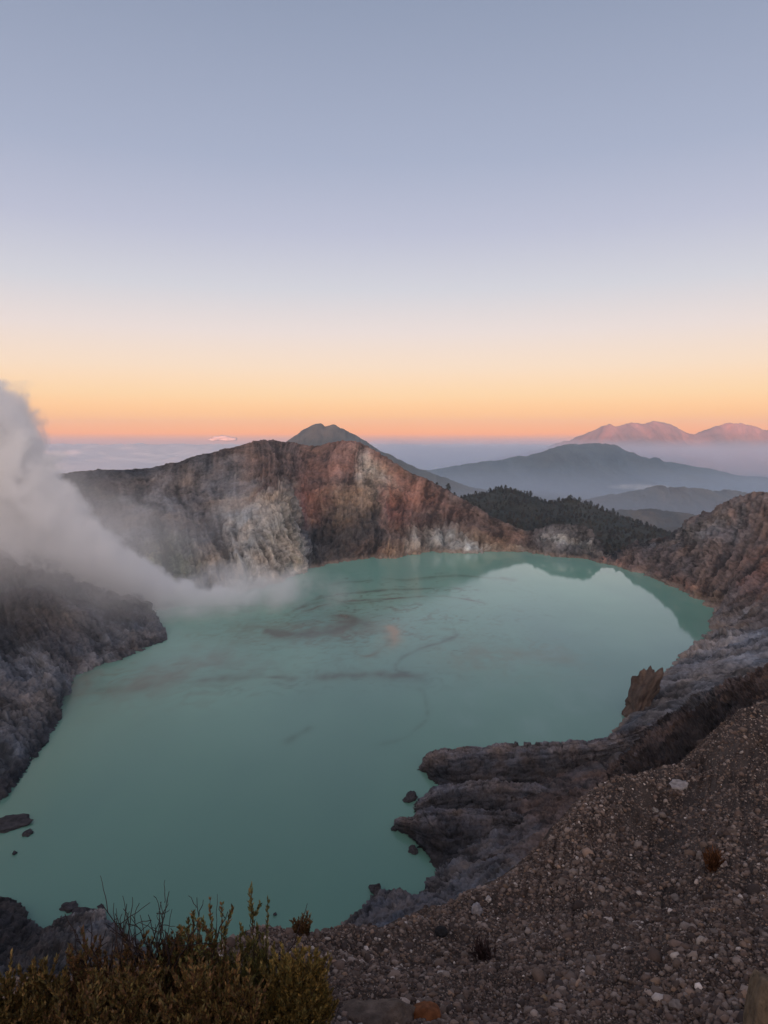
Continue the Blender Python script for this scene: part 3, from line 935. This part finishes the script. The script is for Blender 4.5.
def shrub(base, tips, label, colr, leafy=1.0, twigs=0, seed=0, width=.35, fill=26, height=.55):
    """base: foot point; tips: points where the tall sprigs end"""
    root = empty('shrub', tuple(base))
    tag(root, label, 'shrub', 'low shrubs in the foreground')
    rs = np.random.default_rng(seed)
    st, lp, la, lc = [], [], [], []
    base = np.array(base)
    ends = [np.array(t) - base for t in tips]
    for _ in range(fill):
        a = rs.uniform(0, 2 * np.pi)
        r = width * math.sqrt(rs.uniform(0, 1))
        ends.append(np.array([math.cos(a) * r, math.sin(a) * r, height * rs.uniform(.5, 1.0) * (1 - .25 * (r / width) ** 2)]))
    for e in ends:
        foot = np.array([e[0] * .35 + rs.normal(0, .03), e[1] * .35 + rs.normal(0, .03), -.25])
        k = np.linspace(0, 1, 9)[:, None]
        mid = (foot + e) / 2 + np.array([e[0] * .25, e[1] * .25, -.02]) + rs.normal(0, .025, 3)
        cur = (1 - k) ** 2 * foot + 2 * k * (1 - k) * mid + k * k * e
        st.append(tube(cur, np.linspace(.006, .0018, 9)))
        L0 = np.linalg.norm(e - foot)
        subs = [cur]
        for _ in range(rs.integers(5, 10)):
            t0 = rs.uniform(.35, .85)
            p = (1 - t0) ** 2 * foot + 2 * t0 * (1 - t0) * mid + t0 * t0 * e
            a = rs.uniform(0, 2 * np.pi)
            dirn = np.array([math.cos(a) * .75, math.sin(a) * .75, 1.0])
            ln = rs.uniform(.09, .24)
            q = p[None] + dirn[None] * np.linspace(0, ln, 5)[:, None] + np.linspace(0, 1, 5)[:, None] ** 2 * np.array([0, 0, .04])
            st.append(tube(q, np.linspace(.0028, .0014, 5), 4))
            subs.append(q)
        for si, q in enumerate(subs):
            tl = np.linalg.norm(q[-1] - q[0])
            n = int((170 if si == 0 else 66) * leafy)
            t0 = rs.uniform(.45 if si == 0 else .15, 1.0, n)
            idx = t0 * (len(q) - 1)
            i = np.minimum(idx.astype(int), len(q) - 2)
            f = (idx - i)[:, None]
            pp = q[i] * (1 - f) + q[i + 1] * f
            ax = q[i + 1] - q[i]
            ax /= np.linalg.norm(ax, axis=1)[:, None]
            an = rs.uniform(0, 2 * np.pi, n)
            rd = np.stack([np.cos(an), np.sin(an), np.zeros(n)], 1)
            tilt = rs.uniform(.55, 1.2, (n, 1)) * (1.15 - .6 * t0[:, None])
            dd = ax + rd * tilt
            dd /= np.linalg.norm(dd, axis=1)[:, None]
            lp.append(pp)
            la.append(dd)
            cc = np.array(colr)[rs.choice(len(colr), n)] * np.exp(rs.normal(0, .25, (n, 1)))
            cc = cc * (.85 + .3 * rs.random())
            lc.append(cc)
    V, Fq = join(st)
    link('stem', mesh_from('stem', V, Fq, M_twig, np.ones(V.shape) * np.array([.055, .04, .035])), root)
    v, f, c = leaf_cloud(np.concatenate(lp), np.concatenate(la), 1, .05, .019, np.concatenate(lc), 0)
    link('foliage', mesh_from('foliage', v, f, M_leaf, c, False), root)
    if twigs:
        tw = []
        for _ in range(twigs):
            a = rs.uniform(-1, 1)
            foot = np.array([a * width * .8, rs.uniform(-.1, .1), height * .68])
            dirn = np.array([a * .25 + rs.normal(0, .3), rs.normal(0, .2), 1.0])
            ln = rs.uniform(.35, .68)
            k = np.linspace(0, 1, 8)[:, None]
            q = foot + dirn * ln * k + np.cumsum(rs.normal(0, .012, (8, 3)), 0)
            tw.append(tube(q, np.linspace(.0085, .0034, 8), 4))
            for _ in range(rs.integers(2, 5)):
                i = rs.integers(2, 7)
                d2 = dirn + rs.normal(0, .8, 3)
                q2 = q[i] + d2 * rs.uniform(.06, .2) * np.linspace(0, 1, 6)[:, None] + np.cumsum(rs.normal(0, .008, (6, 3)), 0)
                tw.append(tube(q2, np.linspace(.005, .0026, 6), 4))
        V, Fq = join(tw)
        link('bare_twigs', mesh_from('bare_twigs', V, Fq, M_twig, np.ones(V.shape) * np.array([.04, .03, .028])), root)
    return root


OL = [(0.152, 0.117, 0.041), (0.117, 0.098, 0.039), (0.206, 0.138, 0.049), (0.098, 0.076, 0.034), (0.179, 0.104, 0.041)]
GR = [(0.117, 0.117, 0.044), (0.089, 0.098, 0.039), (0.166, 0.145, 0.055), (0.138, 0.104, 0.041)]
RD = [(0.138, 0.076, 0.041), (0.179, 0.098, 0.041), (0.104, 0.068, 0.037), (0.124, 0.104, 0.041)]
YL = [(0.234, 0.166, 0.055), (0.179, 0.138, 0.049), (0.276, 0.179, 0.055), (0.124, 0.110, 0.041)]


def foot(px, Y):
    p = at(px, 1060, Y)
    return np.array([p[0], Y, p[2] + .02])


shrub(foot(20, 6.0), [at(20, 985, 6.1), at(45, 960, 6.1), at(65, 968, 6.0)], 'low olive shrub in the bottom left corner', OL, 1, 0, 101, .42, 40, 0.86)
shrub(foot(85, 6.4), [at(82, 928, 6.4), at(70, 945, 6.4), at(100, 940, 6.5)], 'reddish brown shrub under the shoal rocks, left of the bare twigs', RD, 1, 5, 102, .36, 38, 1.21)
shrub(foot(150, 6.3), [at(125, 935, 6.3), at(165, 940, 6.4)], 'shrub with a spray of dark bare twigs sticking out above it', RD, .9, 20, 103, .36, 40, 1.41)
shrub(foot(200, 6.4), [at(193, 913, 6.4), at(210, 900, 6.4), at(222, 905, 6.5), at(182, 935, 6.4)], 'tall olive green shrub with several upright leafy sprigs', GR + RD[:2], 1, 2, 104, .34, 42, 1.56)
shrub(foot(258, 6.6), [at(251, 886, 6.6), at(268, 900, 6.6), at(240, 925, 6.6)], 'shrub with the tallest thin dark sprig of all', GR, .9, 2, 105, .32, 40, 1.41)
shrub(foot(300, 6.2), [at(300, 960, 6.2), at(320, 968, 6.2), at(285, 955, 6.2)], 'bright olive shrub at the right end of the thicket', YL, 1, 0, 106, .32, 40, 1.16)
shrub(foot(110, 5.4), [at(80, 985, 5.4), at(130, 980, 5.4)], 'low rusty olive shrub in front of the bare twigs', RD + OL, 1, 0, 107, .42, 40, 0.74)
shrub(foot(215, 5.4), [at(200, 985, 5.4), at(245, 980, 5.4)], 'low olive shrub in front of the tall sprigs', OL + RD[:2], 1, 0, 108, .42, 40, 0.74)
p = scree_pt(302, 934)
shrub(p, [p + np.array([-.06, 0, .24]), p + np.array([.05, 0, .27])], 'small tuft shrub on the scree edge against the lake', RD, .8, 0, 109, .12, 5, .18)


def tuft(name, base, label, cat, colr, n, h, w, lean, seed):
    rs = np.random.default_rng(seed)
    P, A_, Cc = [], [], []
    for _ in range(n):
        f = np.array([rs.normal(0, w * .35), rs.normal(0, w * .35), -.02])
        d = np.array([rs.normal(lean, .22), rs.normal(0, .25), 1.0])
        d /= np.linalg.norm(d)
        L0 = h * rs.uniform(.4, 1.0)
        for k in range(7):
            P.append(f + d * L0 * k / 7)
            q = d + rs.normal(0, .28, 3)
            A_.append(q / np.linalg.norm(q))
            Cc.append(np.array(colr) * math.exp(rs.normal(0, .3)))
    v, f, c = leaf_cloud(np.array(P), np.array(A_), 1, h * .28, h * .06, np.array(Cc), 0)
    o = link(name, mesh_from(name, v, f, M_leaf, c, False))
    o.location = tuple(base)
    return tag(o, label, cat)


p = scree_pt(486, 960)
tuft('dead_tuft', p, 'dark withered plant tuft leaning on the scree right of the black boulder', 'plant', (.035, .022, .022), 70, .42, .2, -.3, 5)
p = scree_pt(712, 872)
tuft('rusty_plant', p, 'narrow rust coloured dry plant on the right of the scree', 'plant', (.085, .038, .018), 80, .6, .075, .05, 6)


# ------------------------------------------------------------------ trees on the hill
def tree_geo(seed):
    rs = np.random.default_rng(seed)
    n = 150
    z = rs.uniform(.18, 1.0, n)
    rad = .34 * np.sin(np.clip((z - .1) / .95, 0, 1) * np.pi) ** .6 * (1.15 - .55 * z)
    a = rs.uniform(0, 2 * np.pi, n)
    r = rad * rs.uniform(.35, 1.15, n)
    c = np.stack([np.cos(a) * r, np.sin(a) * r, z], 1)
    q = rs.normal(size=(n, 4, 3)) * .062
    V = (c[:, None] + q).reshape(-1, 3)
    Fq = np.arange(n * 4).reshape(n, 4)
    tv, tf = tube([[0, 0, -.1], [0, 0, .3], [.01, 0, .7]], [.03, .024, .008], 5)
    return (V, Fq), (tv, tf)


trees = [tree_geo(200 + k) for k in range(6)]
FC = np.array([.055, .052, .038])
Vs, Fs, Cs, off = [], [], [], 0
Rg, Cg = fhP.shape[:2]
for _ in range(3200):
    i, j = rng.integers(2, int(Rg * .66)), rng.integers(0, Cg)
    p = fhP[i, j] + np.array([rng.normal(0, 5), rng.normal(0, 5), -.5])
    g = trees[rng.integers(0, 6)]
    h = rng.uniform(4, 8.5)
    v, f = g[0]
    a = rng.uniform(0, 6.28)
    R2 = np.array([[math.cos(a), -math.sin(a), 0], [math.sin(a), math.cos(a), 0], [0, 0, 1]])
    Vs.append((v @ R2.T) * np.array([h, h, h]) + p)
    Fs.append(f + off)
    off += len(v)
    Cs.append(np.ones(v.shape) * FC * rng.uniform(.6, 1.5) * np.array([rng.uniform(.9, 1.3), 1, 1]))
tag(link('forest', mesh_from('forest', np.concatenate(Vs), np.concatenate(Fs), M_tree, np.concatenate(Cs), False)), kind='stuff')

crown_me, trunk_me = [], []
for (cv, cf), (tv, tf) in trees:
    crown_me.append(mesh_from('crown', cv, cf, M_tree, np.ones(cv.shape) * FC, False))
    trunk_me.append(mesh_from('trunk', tv, tf, M_twig, np.ones(tv.shape) * np.array([.05, .04, .035])))


def put_tree(p, h, label, group):
    k = rng.integers(0, 6)
    e = empty('tree', tuple(p))
    e.scale = (h, h, h)
    e.rotation_euler = (0, 0, rng.uniform(0, 6.28))
    tag(e, label, 'tree', group)
    link('crown', crown_me[k], e)
    link('trunk', trunk_me[k], e)


ridge_row = int(3 * 30)
for k in range(34):
    j = int((.12 + .72 * (k + rng.uniform(0, .8)) / 34) * Cg)
    p = fhP[ridge_row, j] + np.array([0, rng.normal(0, 6), -.5])
    put_tree(p, rng.uniform(8, 15), 'dark tree standing up along the crest of the wooded hill', 'trees along the crest of the wooded hill')
Rf, Cf = farP.shape[:2]
for px, lab in ((437, 's'), (449, 's'), (455, 's'), (462, 's'), (467, 's'), (473, 's'), (480, 's')):
    # crest row of the far wall
    row = 5 * 52
    line = farP[row]
    u = 384 + F_PX * line[:, 0] / (line[:, 1] * CP - line[:, 2] * SP)
    j = int(np.argmin(np.abs(u - px)))
    put_tree(line[j] + np.array([0, 5, -2.0]), 13 if px in (449,) else rng.uniform(6, 9), 'dark tree on the right shoulder of the reddish crater wall', 'trees on the shoulder of the crater wall')


# ------------------------------------------------------------------ clouds on the horizon (beyond the haze)
cm, nt, out = new_mat('cloud_white')
b = nd(nt, 'ShaderNodeBsdfPrincipled')
b.inputs['Base Color'].default_value = (.74, .69, .70, 1)
b.inputs['Roughness'].default_value = 1.0
b.inputs['Specular IOR Level'].default_value = 0.0
nt.links.new(b.outputs[0], out.inputs['Surface'])
cx_ = np.linspace(-52000, 60000, 420)
cy_ = np.concatenate([np.linspace(15300, 36000, 190), np.linspace(36500, 95000, 70)])
CX, CY = np.meshgrid(cx_, cy_)
bil_ = np.abs(fbm(CX / 2600, CY / 3600, CX * 0, 6, .55))
cz = -760 + 360 * bil_ * smooth(15300, 18000, CY) - 20 * (CY > 60000)
tag(link('sea_of_clouds', mesh_from('sea_of_clouds', np.stack([CX, CY, cz], -1).reshape(-1, 3), grid_faces(*CX.shape), cm)), kind='stuff')


cp_ = cm.copy()
cp_.name = 'cloud_pink'
cp_.node_tree.nodes['Principled BSDF'].inputs['Base Color'].default_value = (.60, .45, .40, 1)


def cumulus(px, py, Y, w, h, seed, label):
    rs = np.random.default_rng(seed)
    Vb, Fb = ico(3)
    Vs, Fs, off = [], [], 0
    for _ in range(16):
        r = rs.uniform(.12, .32)
        c = np.array([rs.uniform(-.42, .42), rs.uniform(-.15, .15), 0])
        c[2] = rs.uniform(0, .5) * (1 - 2 * abs(c[0]))
        q = Vb * r * (1 + .35 * fbm(Vb[:, 0] * 2 + seed, Vb[:, 1] * 2, Vb[:, 2] * 2 + c[0] * 9, 4))[:, None] + c
        Vs.append(q * np.array([w, w * .5, h * 1.6]))
        Fs.append(Fb + off)
        off += len(Vb)
    o = link('cloud', mesh_from('cloud', np.concatenate(Vs), np.concatenate(Fs), cp_))
    o.location = tuple(at(px, py, Y))
    tag(o, label, 'cloud', None)


cumulus(223, 440, 40000, 1300, 240, 1, 'small pink cloud on the horizon left of the near volcano')


# ------------------------------------------------------------------ smoke, mist and haze
def ellipsoid(name, loc, dims, mat, rot=(0, 0, 0), sub=4):
    V, Fc = ico(sub)
    o = link(name, mesh_from(name, V * np.array(dims) * .5, Fc, mat))
    o.location = tuple(loc)
    o.rotation_euler = rot
    return o


def vol_out(nt, out, dens, colr=(.9, .9, .92, 1), aniso=0.0):
    pv = nd(nt, 'ShaderNodeVolumePrincipled')
    pv.inputs['Color'].default_value = colr
    pv.inputs['Anisotropy'].default_value = aniso
    if isinstance(dens, float):
        pv.inputs['Density'].default_value = dens
    else:
        nt.links.new(dens, pv.inputs['Density'])
    nt.links.new(pv.outputs[0], out.inputs['Volume'])


# plume: local x runs with the drift (to the left), z up, density round a rising curve
SM, nt, out = new_mat('plume_smoke')
L = nt.links.new
tc = nd(nt, 'ShaderNodeTexCoord')
nz = nd(nt, 'ShaderNodeTexNoise', i_Scale=.02, i_Detail=6.0, i_Roughness=.58, i_Distortion=.6)
L(tc.outputs['Object'], nz.inputs['Vector'])
nz2 = nd(nt, 'ShaderNodeTexNoise', i_Scale=.0065, i_Detail=2.0, i_Roughness=.5)
nz3 = nd(nt, 'ShaderNodeTexNoise', i_Scale=.055, i_Detail=4.0, i_Roughness=.6)
L(tc.outputs['Object'], nz3.inputs['Vector'])
mp = nd(nt, 'ShaderNodeMapping')
mp.inputs['Location'].default_value = (31, 7, 3)
L(tc.outputs['Object'], mp.inputs['Vector'])
L(mp.outputs[0], nz2.inputs['Vector'])
sep = nd(nt, 'ShaderNodeSeparateXYZ')
L(tc.outputs['Object'], sep.inputs[0])
x_, y_, z_ = sep.outputs
rise = nd(nt, 'ShaderNodeMapRange', interpolation_type='SMOOTHSTEP')
for k_, v_ in (('From Min', 55.0), ('From Max', 216.0), ('To Max', 156.0)):
    rise.inputs[k_].default_value = v_
L(x_, rise.inputs['Value'])
ax = rise.outputs[0]
dz = mathn(nt, 'SUBTRACT', z_, ax)
# softer below the axis than above it
below = mathn(nt, 'MULTIPLY', mathn(nt, 'MINIMUM', dz, 0.0), .62)
dzz = mathn(nt, 'ADD', mathn(nt, 'MAXIMUM', dz, 0.0), below)
rr = mathn(nt, 'SQRT', mathn(nt, 'ADD', mathn(nt, 'POWER', mathn(nt, 'ABSOLUTE', dzz), 2.0), mathn(nt, 'POWER', mathn(nt, 'ABSOLUTE', y_), 2.0)))
RAD = mathn(nt, 'ADD', mathn(nt, 'MULTIPLY', mathn(nt, 'POWER', mathn(nt, 'MAXIMUM', x_, 0.0), 1.55), .0145), 16.0)
q = mathn(nt, 'DIVIDE', rr, RAD)
nzz = mathn(nt, 'ADD', mathn(nt, 'MULTIPLY', mathn(nt, 'SUBTRACT', nz3.outputs[0], .5), 1.5), mathn(nt, 'ADD', mathn(nt, 'MULTIPLY', mathn(nt, 'SUBTRACT', nz.outputs[0], .5), 3.4), mathn(nt, 'MULTIPLY', mathn(nt, 'SUBTRACT', nz2.outputs[0], .5), 1.5)))
den = mathn(nt, 'SUBTRACT', mathn(nt, 'ADD', 1.0, nzz), q, False)
den = mathn(nt, 'MULTIPLY', den, 3.0, True)
den = mathn(nt, 'POWER', den, 1.5)
fadein = mathn(nt, 'MULTIPLY', mathn(nt, 'ADD', x_, 28.0), .025, True)
thin = mathn(nt, 'DIVIDE', 1.0, mathn(nt, 'ADD', 1.0, mathn(nt, 'MULTIPLY', mathn(nt, 'MAXIMUM', x_, 0.0), .006)))
den = mathn(nt, 'MULTIPLY', mathn(nt, 'MULTIPLY', den, fadein), mathn(nt, 'MULTIPLY', thin, .2))
vol_out(nt, out, den, (.996, .996, .996, 1), .0)
SM.cycles.volume_step_rate = .12

src = on_lake(232, 604) + np.array([0, 0, 4])
# closed tapered hull round the plume
hull, nseg = [], 18
xs_ = np.linspace(-30, 380, 32)
for x in xs_:
    r = (max(x, 0) ** 1.55 * .0145 + 16) * 2.1 + 4
    an = np.linspace(0, 2 * np.pi, nseg, endpoint=False)
    c = 156 * float(smooth(55, 216, x))
    zz = np.sin(an) * r
    hull.append(np.stack([np.full(nseg, x), np.cos(an) * r, c + np.where(zz < 0, zz / .62, zz)], 1))
hull = np.array(hull)
V = hull.reshape(-1, 3)
Fq = []
for i in range(len(xs_) - 1):
    for j in range(nseg):
        k = (j + 1) % nseg
        Fq.append([i * nseg + j, i * nseg + k, (i + 1) * nseg + k, (i + 1) * nseg + j])
V = np.concatenate([V, [[xs_[0], 0, 0]], [[xs_[-1], 0, 156]]])
n0_, n1_ = len(V) - 2, len(V) - 1
for j in range(0, nseg, 2):
    Fq.append([n0_, (j + 2) % nseg, (j + 1) % nseg, j])
    o_ = (len(xs_) - 1) * nseg
    Fq.append([n1_, o_ + j, o_ + (j + 1) % nseg, o_ + (j + 2) % nseg])
so = link('smoke_plume', mesh_from('smoke_plume', V, np.array(Fq), SM))
so.location = tuple(src)
so.rotation_euler = (0, 0, math.pi + .2)
tag(so, kind='stuff')


def veil_mat(name, scale, dens, lo, hi):
    m_, nt, out = new_mat(name)
    L = nt.links.new
    tc = nd(nt, 'ShaderNodeTexCoord')
    n = nd(nt, 'ShaderNodeTexNoise', i_Scale=scale, i_Detail=4.0, i_Roughness=.55)
    L(tc.outputs['Object'], n.inputs['Vector'])
    # Generated runs 0..1 over the object's own box
    v = nd(nt, 'ShaderNodeVectorMath', operation='DISTANCE')
    L(tc.outputs['Generated'], v.inputs[0])
    v.inputs[1].default_value = (.5, .5, .5)
    fall = mathn(nt, 'MULTIPLY', mathn(nt, 'SUBTRACT', .5, v.outputs['Value']), 2.6, True)
    r = nd(nt, 'ShaderNodeMapRange')
    r.inputs['From Min'].default_value = lo
    r.inputs['From Max'].default_value = hi
    L(n.outputs[0], r.inputs['Value'])
    d = mathn(nt, 'MULTIPLY', mathn(nt, 'MULTIPLY', r.outputs[0], fall), dens)
    vol_out(nt, out, d, (.975, .975, .975, 1), .0)
    m_.cycles.volume_step_rate = .5
    return m_


tag(ellipsoid('steam', at(222, 595, 640), (270, 170, 62), veil_mat('steam_over_water', .026, .06, .47, .72), (0, 0, .2)), kind='stuff')
tag(ellipsoid('steam', at(188, 606, 610), (210, 120, 56), veil_mat('steam_low', .018, .04, .36, .75), (0, 0, .3)), kind='stuff')
tag(ellipsoid('steam', at(215, 520, 760), (190, 110, 130), veil_mat('steam_by_wall', .024, .011, .50, .72)), kind='stuff')
tag(ellipsoid('steam', at(5, 560, 560), (330, 230, 190), veil_mat('steam_left', .012, .02, .30, .72)), kind='stuff')

# mist lying in the valley in front of the far volcanoes
def mist(name, x0, x1, y0, y1, top, bot, dens, amp, colr=(.9, .9, .92, 1), soft=0.0):
    nx, ny = 60, 24
    gx_, gy_ = np.meshgrid(np.linspace(x0, x1, nx), np.linspace(y0, y1, ny))
    edge = np.minimum(np.minimum(gx_ - x0, x1 - gx_) / (x1 - x0), np.minimum(gy_ - y0, y1 - gy_) / (y1 - y0))
    tz = bot + 2 + (top - bot - 2) * smooth(0, .16, edge) + amp * fbm(gx_ / 1400, gy_ / 1400, gx_ * 0 + 2, 4) * smooth(0, .2, edge)
    T = np.stack([gx_, gy_, tz], -1).reshape(-1, 3)
    Bm = np.stack([gx_, gy_, np.full(gx_.shape, bot)], -1).reshape(-1, 3)
    n = nx * ny
    Fq = [grid_faces(ny, nx), grid_faces(ny, nx, True) + n]
    rim = list(range(nx)) + [i * nx + nx - 1 for i in range(1, ny)] + [(ny - 1) * nx + i for i in range(nx - 2, -1, -1)] + [i * nx for i in range(ny - 2, 0, -1)]
    Fq.append(np.array([[rim[(i + 1) % len(rim)], rim[i], rim[i] + n, rim[(i + 1) % len(rim)] + n] for i in range(len(rim))]))
    m_, nt, out = new_mat(name + '_air')
    if soft:
        tc = nd(nt, 'ShaderNodeTexCoord')
        sp = nd(nt, 'ShaderNodeSeparateXYZ')
        nt.links.new(tc.outputs['Object'], sp.inputs[0])
        mp = nd(nt, 'ShaderNodeMapping')
        mp.inputs['Scale'].default_value = (1, 1, 5)
        nt.links.new(tc.outputs['Object'], mp.inputs['Vector'])
        n_z = nd(nt, 'ShaderNodeTexNoise', i_Scale=.0007, i_Detail=3.0)
        nt.links.new(mp.outputs[0], n_z.inputs['Vector'])
        zz = mathn(nt, 'ADD', sp.outputs[2], mathn(nt, 'MULTIPLY', mathn(nt, 'SUBTRACT', n_z.outputs[0], .5), 130.0))
        fal = mathn(nt, 'DIVIDE', mathn(nt, 'SUBTRACT', top - 40, zz), soft, True)
        vol_out(nt, out, mathn(nt, 'MULTIPLY', mathn(nt, 'POWER', fal, 1.6), dens), colr)
        m_.cycles.volume_step_rate = .4
    else:
        vol_out(nt, out, float(dens), colr)
    return tag(link(name, mesh_from(name, np.concatenate([T, Bm]), np.concatenate(Fq), m_)), kind='stuff')


mist('mist', -1500, 9500, 9300, 13000, 80, -560, 5.5e-4, 10, (.76, .84, 1.0, 1), soft=190.0)
mist('mist', -2500, 7000, 4900, 8200, -130, -600, 3.3e-4, 10, (.66, .81, 1.0, 1), soft=260.0)
mist('mist', -600, 4200, 2050, 4850, -110, -560, 3.4e-4, 8, (.70, .82, 1.0, 1), soft=240.0)
tag(ellipsoid('mist', at(640, 487, 5300), (560, 500, 46), veil_mat('valley_mist', .009, .012, .42, .75), (0, 0, .2)), kind='stuff')

hz, nt, out = new_mat('haze_air')
vol_out(nt, out, 5.4e-5, (.62, .81, 1.0, 1), 0.0)
bm = bmesh.new()
bmesh.ops.create_cube(bm, size=1.0)
for v in bm.verts:
    v.co = Vector((v.co.x * 34000, 6200 + v.co.y * 17600, (400 if v.co.z > 0 else -1100)))
me = bpy.data.meshes.new('haze')
bm.to_mesh(me)
bm.free()
me.materials.append(hz)
tag(link('haze', me), kind='stuff')

# ------------------------------------------------------------------ light
SUN_EL, SUN_AZ = math.radians(1.3), math.radians(188)      # azimuth clockwise from +Y: behind the camera
sd = Vector((math.sin(SUN_AZ) * math.cos(SUN_EL), math.cos(SUN_AZ) * math.cos(SUN_EL), math.sin(SUN_EL)))
sl = bpy.data.lights.new('sun', 'SUN')
sl.energy = 5.0
sl.angle = math.radians(.5)
sl.color = (1.0, .42, .26)
slo = bpy.data.objects.new('sun', sl)
slo.rotation_euler = (-sd).to_track_quat('-Z', 'Y').to_euler()
C.objects.link(slo)

w = bpy.data.worlds.new('World')
sc.world = w
w.use_nodes = True
nt = w.node_tree
for n in list(nt.nodes):
    nt.nodes.remove(n)
L = nt.links.new
out = nt.nodes.new('ShaderNodeOutputWorld')
sky = nd(nt, 'ShaderNodeTexSky', sky_type='NISHITA', sun_disc=False)
sky.sun_elevation = SUN_EL
sky.sun_rotation = SUN_AZ
sky.altitude = 2300
sky.air_density = 1.0
sky.dust_density = 1.5
sky.ozone_density = 1.5
bg1 = nd(nt, 'ShaderNodeBackground', i_Strength=.05)
L(sky.outputs[0], bg1.inputs['Color'])
# twilight bands of the sky opposite the rising sun
tc = nd(nt, 'ShaderNodeTexCoord')
sep = nd(nt, 'ShaderNodeSeparateXYZ')
L(tc.outputs['Generated'], sep.inputs[0])
mr = nd(nt, 'ShaderNodeMapRange')
mr.inputs['From Min'].default_value = -.1
mr.inputs['From Max'].default_value = .9
L(sep.outputs[2], mr.inputs['Value'])


def lin(c):
    return tuple(((x / 255 + .055) / 1.055) ** 2.4 if x > 10 else x / 255 / 12.92 for x in c)


ramp = nd(nt, 'ShaderNodeValToRGB')
ramp.color_ramp.interpolation = 'LINEAR'
SKY = [(-.10, (120, 118, 135), 1), (-.016, (158, 152, 168), 1), (.000, (220, 158, 150), 1.15), (.010, (255, 150, 58), 1.6), (.032, (255, 180, 100), 1.36), (.060, (255, 206, 150), 1.15), (.098, (252, 219, 190), 1.04),
       (.145, (236, 217, 210), 1.02), (.20, (212, 208, 214), 1), (.27, (188, 188, 206), 1), (.35, (166, 172, 194), 1), (.50, (142, 151, 174), 1), (.9, (84, 96, 128), 1)]
el = ramp.color_ramp.elements
while len(el) < len(SKY):
    el.new(.5)
for e, (zz, cc, kk) in zip(el, SKY):
    e.position = zz + .1
    e.color = tuple(c_ * kk for c_ in lin(cc)) + (1,)
L(mr.outputs[0], ramp.inputs[0])
# glow of the sunrise behind the camera
dt = nd(nt, 'ShaderNodeVectorMath', operation='DOT_PRODUCT')
L(tc.outputs['Generated'], dt.inputs[0])
dt.inputs[1].default_value = (sd.x, sd.y, .12)
gl = mathn(nt, 'POWER', mathn(nt, 'MAXIMUM', dt.outputs['Value'], 0.0), 3.0)
gc_ = nd(nt, 'ShaderNodeVectorMath', operation='SCALE')
gc_.inputs[0].default_value = (3.2, 2.45, 2.0)
L(gl, gc_.inputs['Scale'])
ad = nd(nt, 'ShaderNodeVectorMath', operation='ADD')
L(ramp.outputs[0], ad.inputs[0])
L(gc_.outputs[0], ad.inputs[1])
bg2 = nd(nt, 'ShaderNodeBackground', i_Strength=.97)
L(ad.outputs[0], bg2.inputs['Color'])
ash = nd(nt, 'ShaderNodeAddShader')
L(bg1.outputs[0], ash.inputs[0])
L(bg2.outputs[0], ash.inputs[1])
L(ash.outputs[0], out.inputs['Surface'])

sc.view_settings.view_transform = 'Standard'
sc.view_settings.look = 'None'
sc.view_settings.exposure = 0.0
sc.view_settings.gamma = 1.0
sc.view_settings.use_curve_mapping = False
sc.cycles.volume_bounces = 12
sc.cycles.max_bounces = 14
sc.cycles.diffuse_bounces = 3
sc.cycles.glossy_bounces = 3
sc.cycles.volume_max_steps = 256
sc.cycles.use_denoising = True
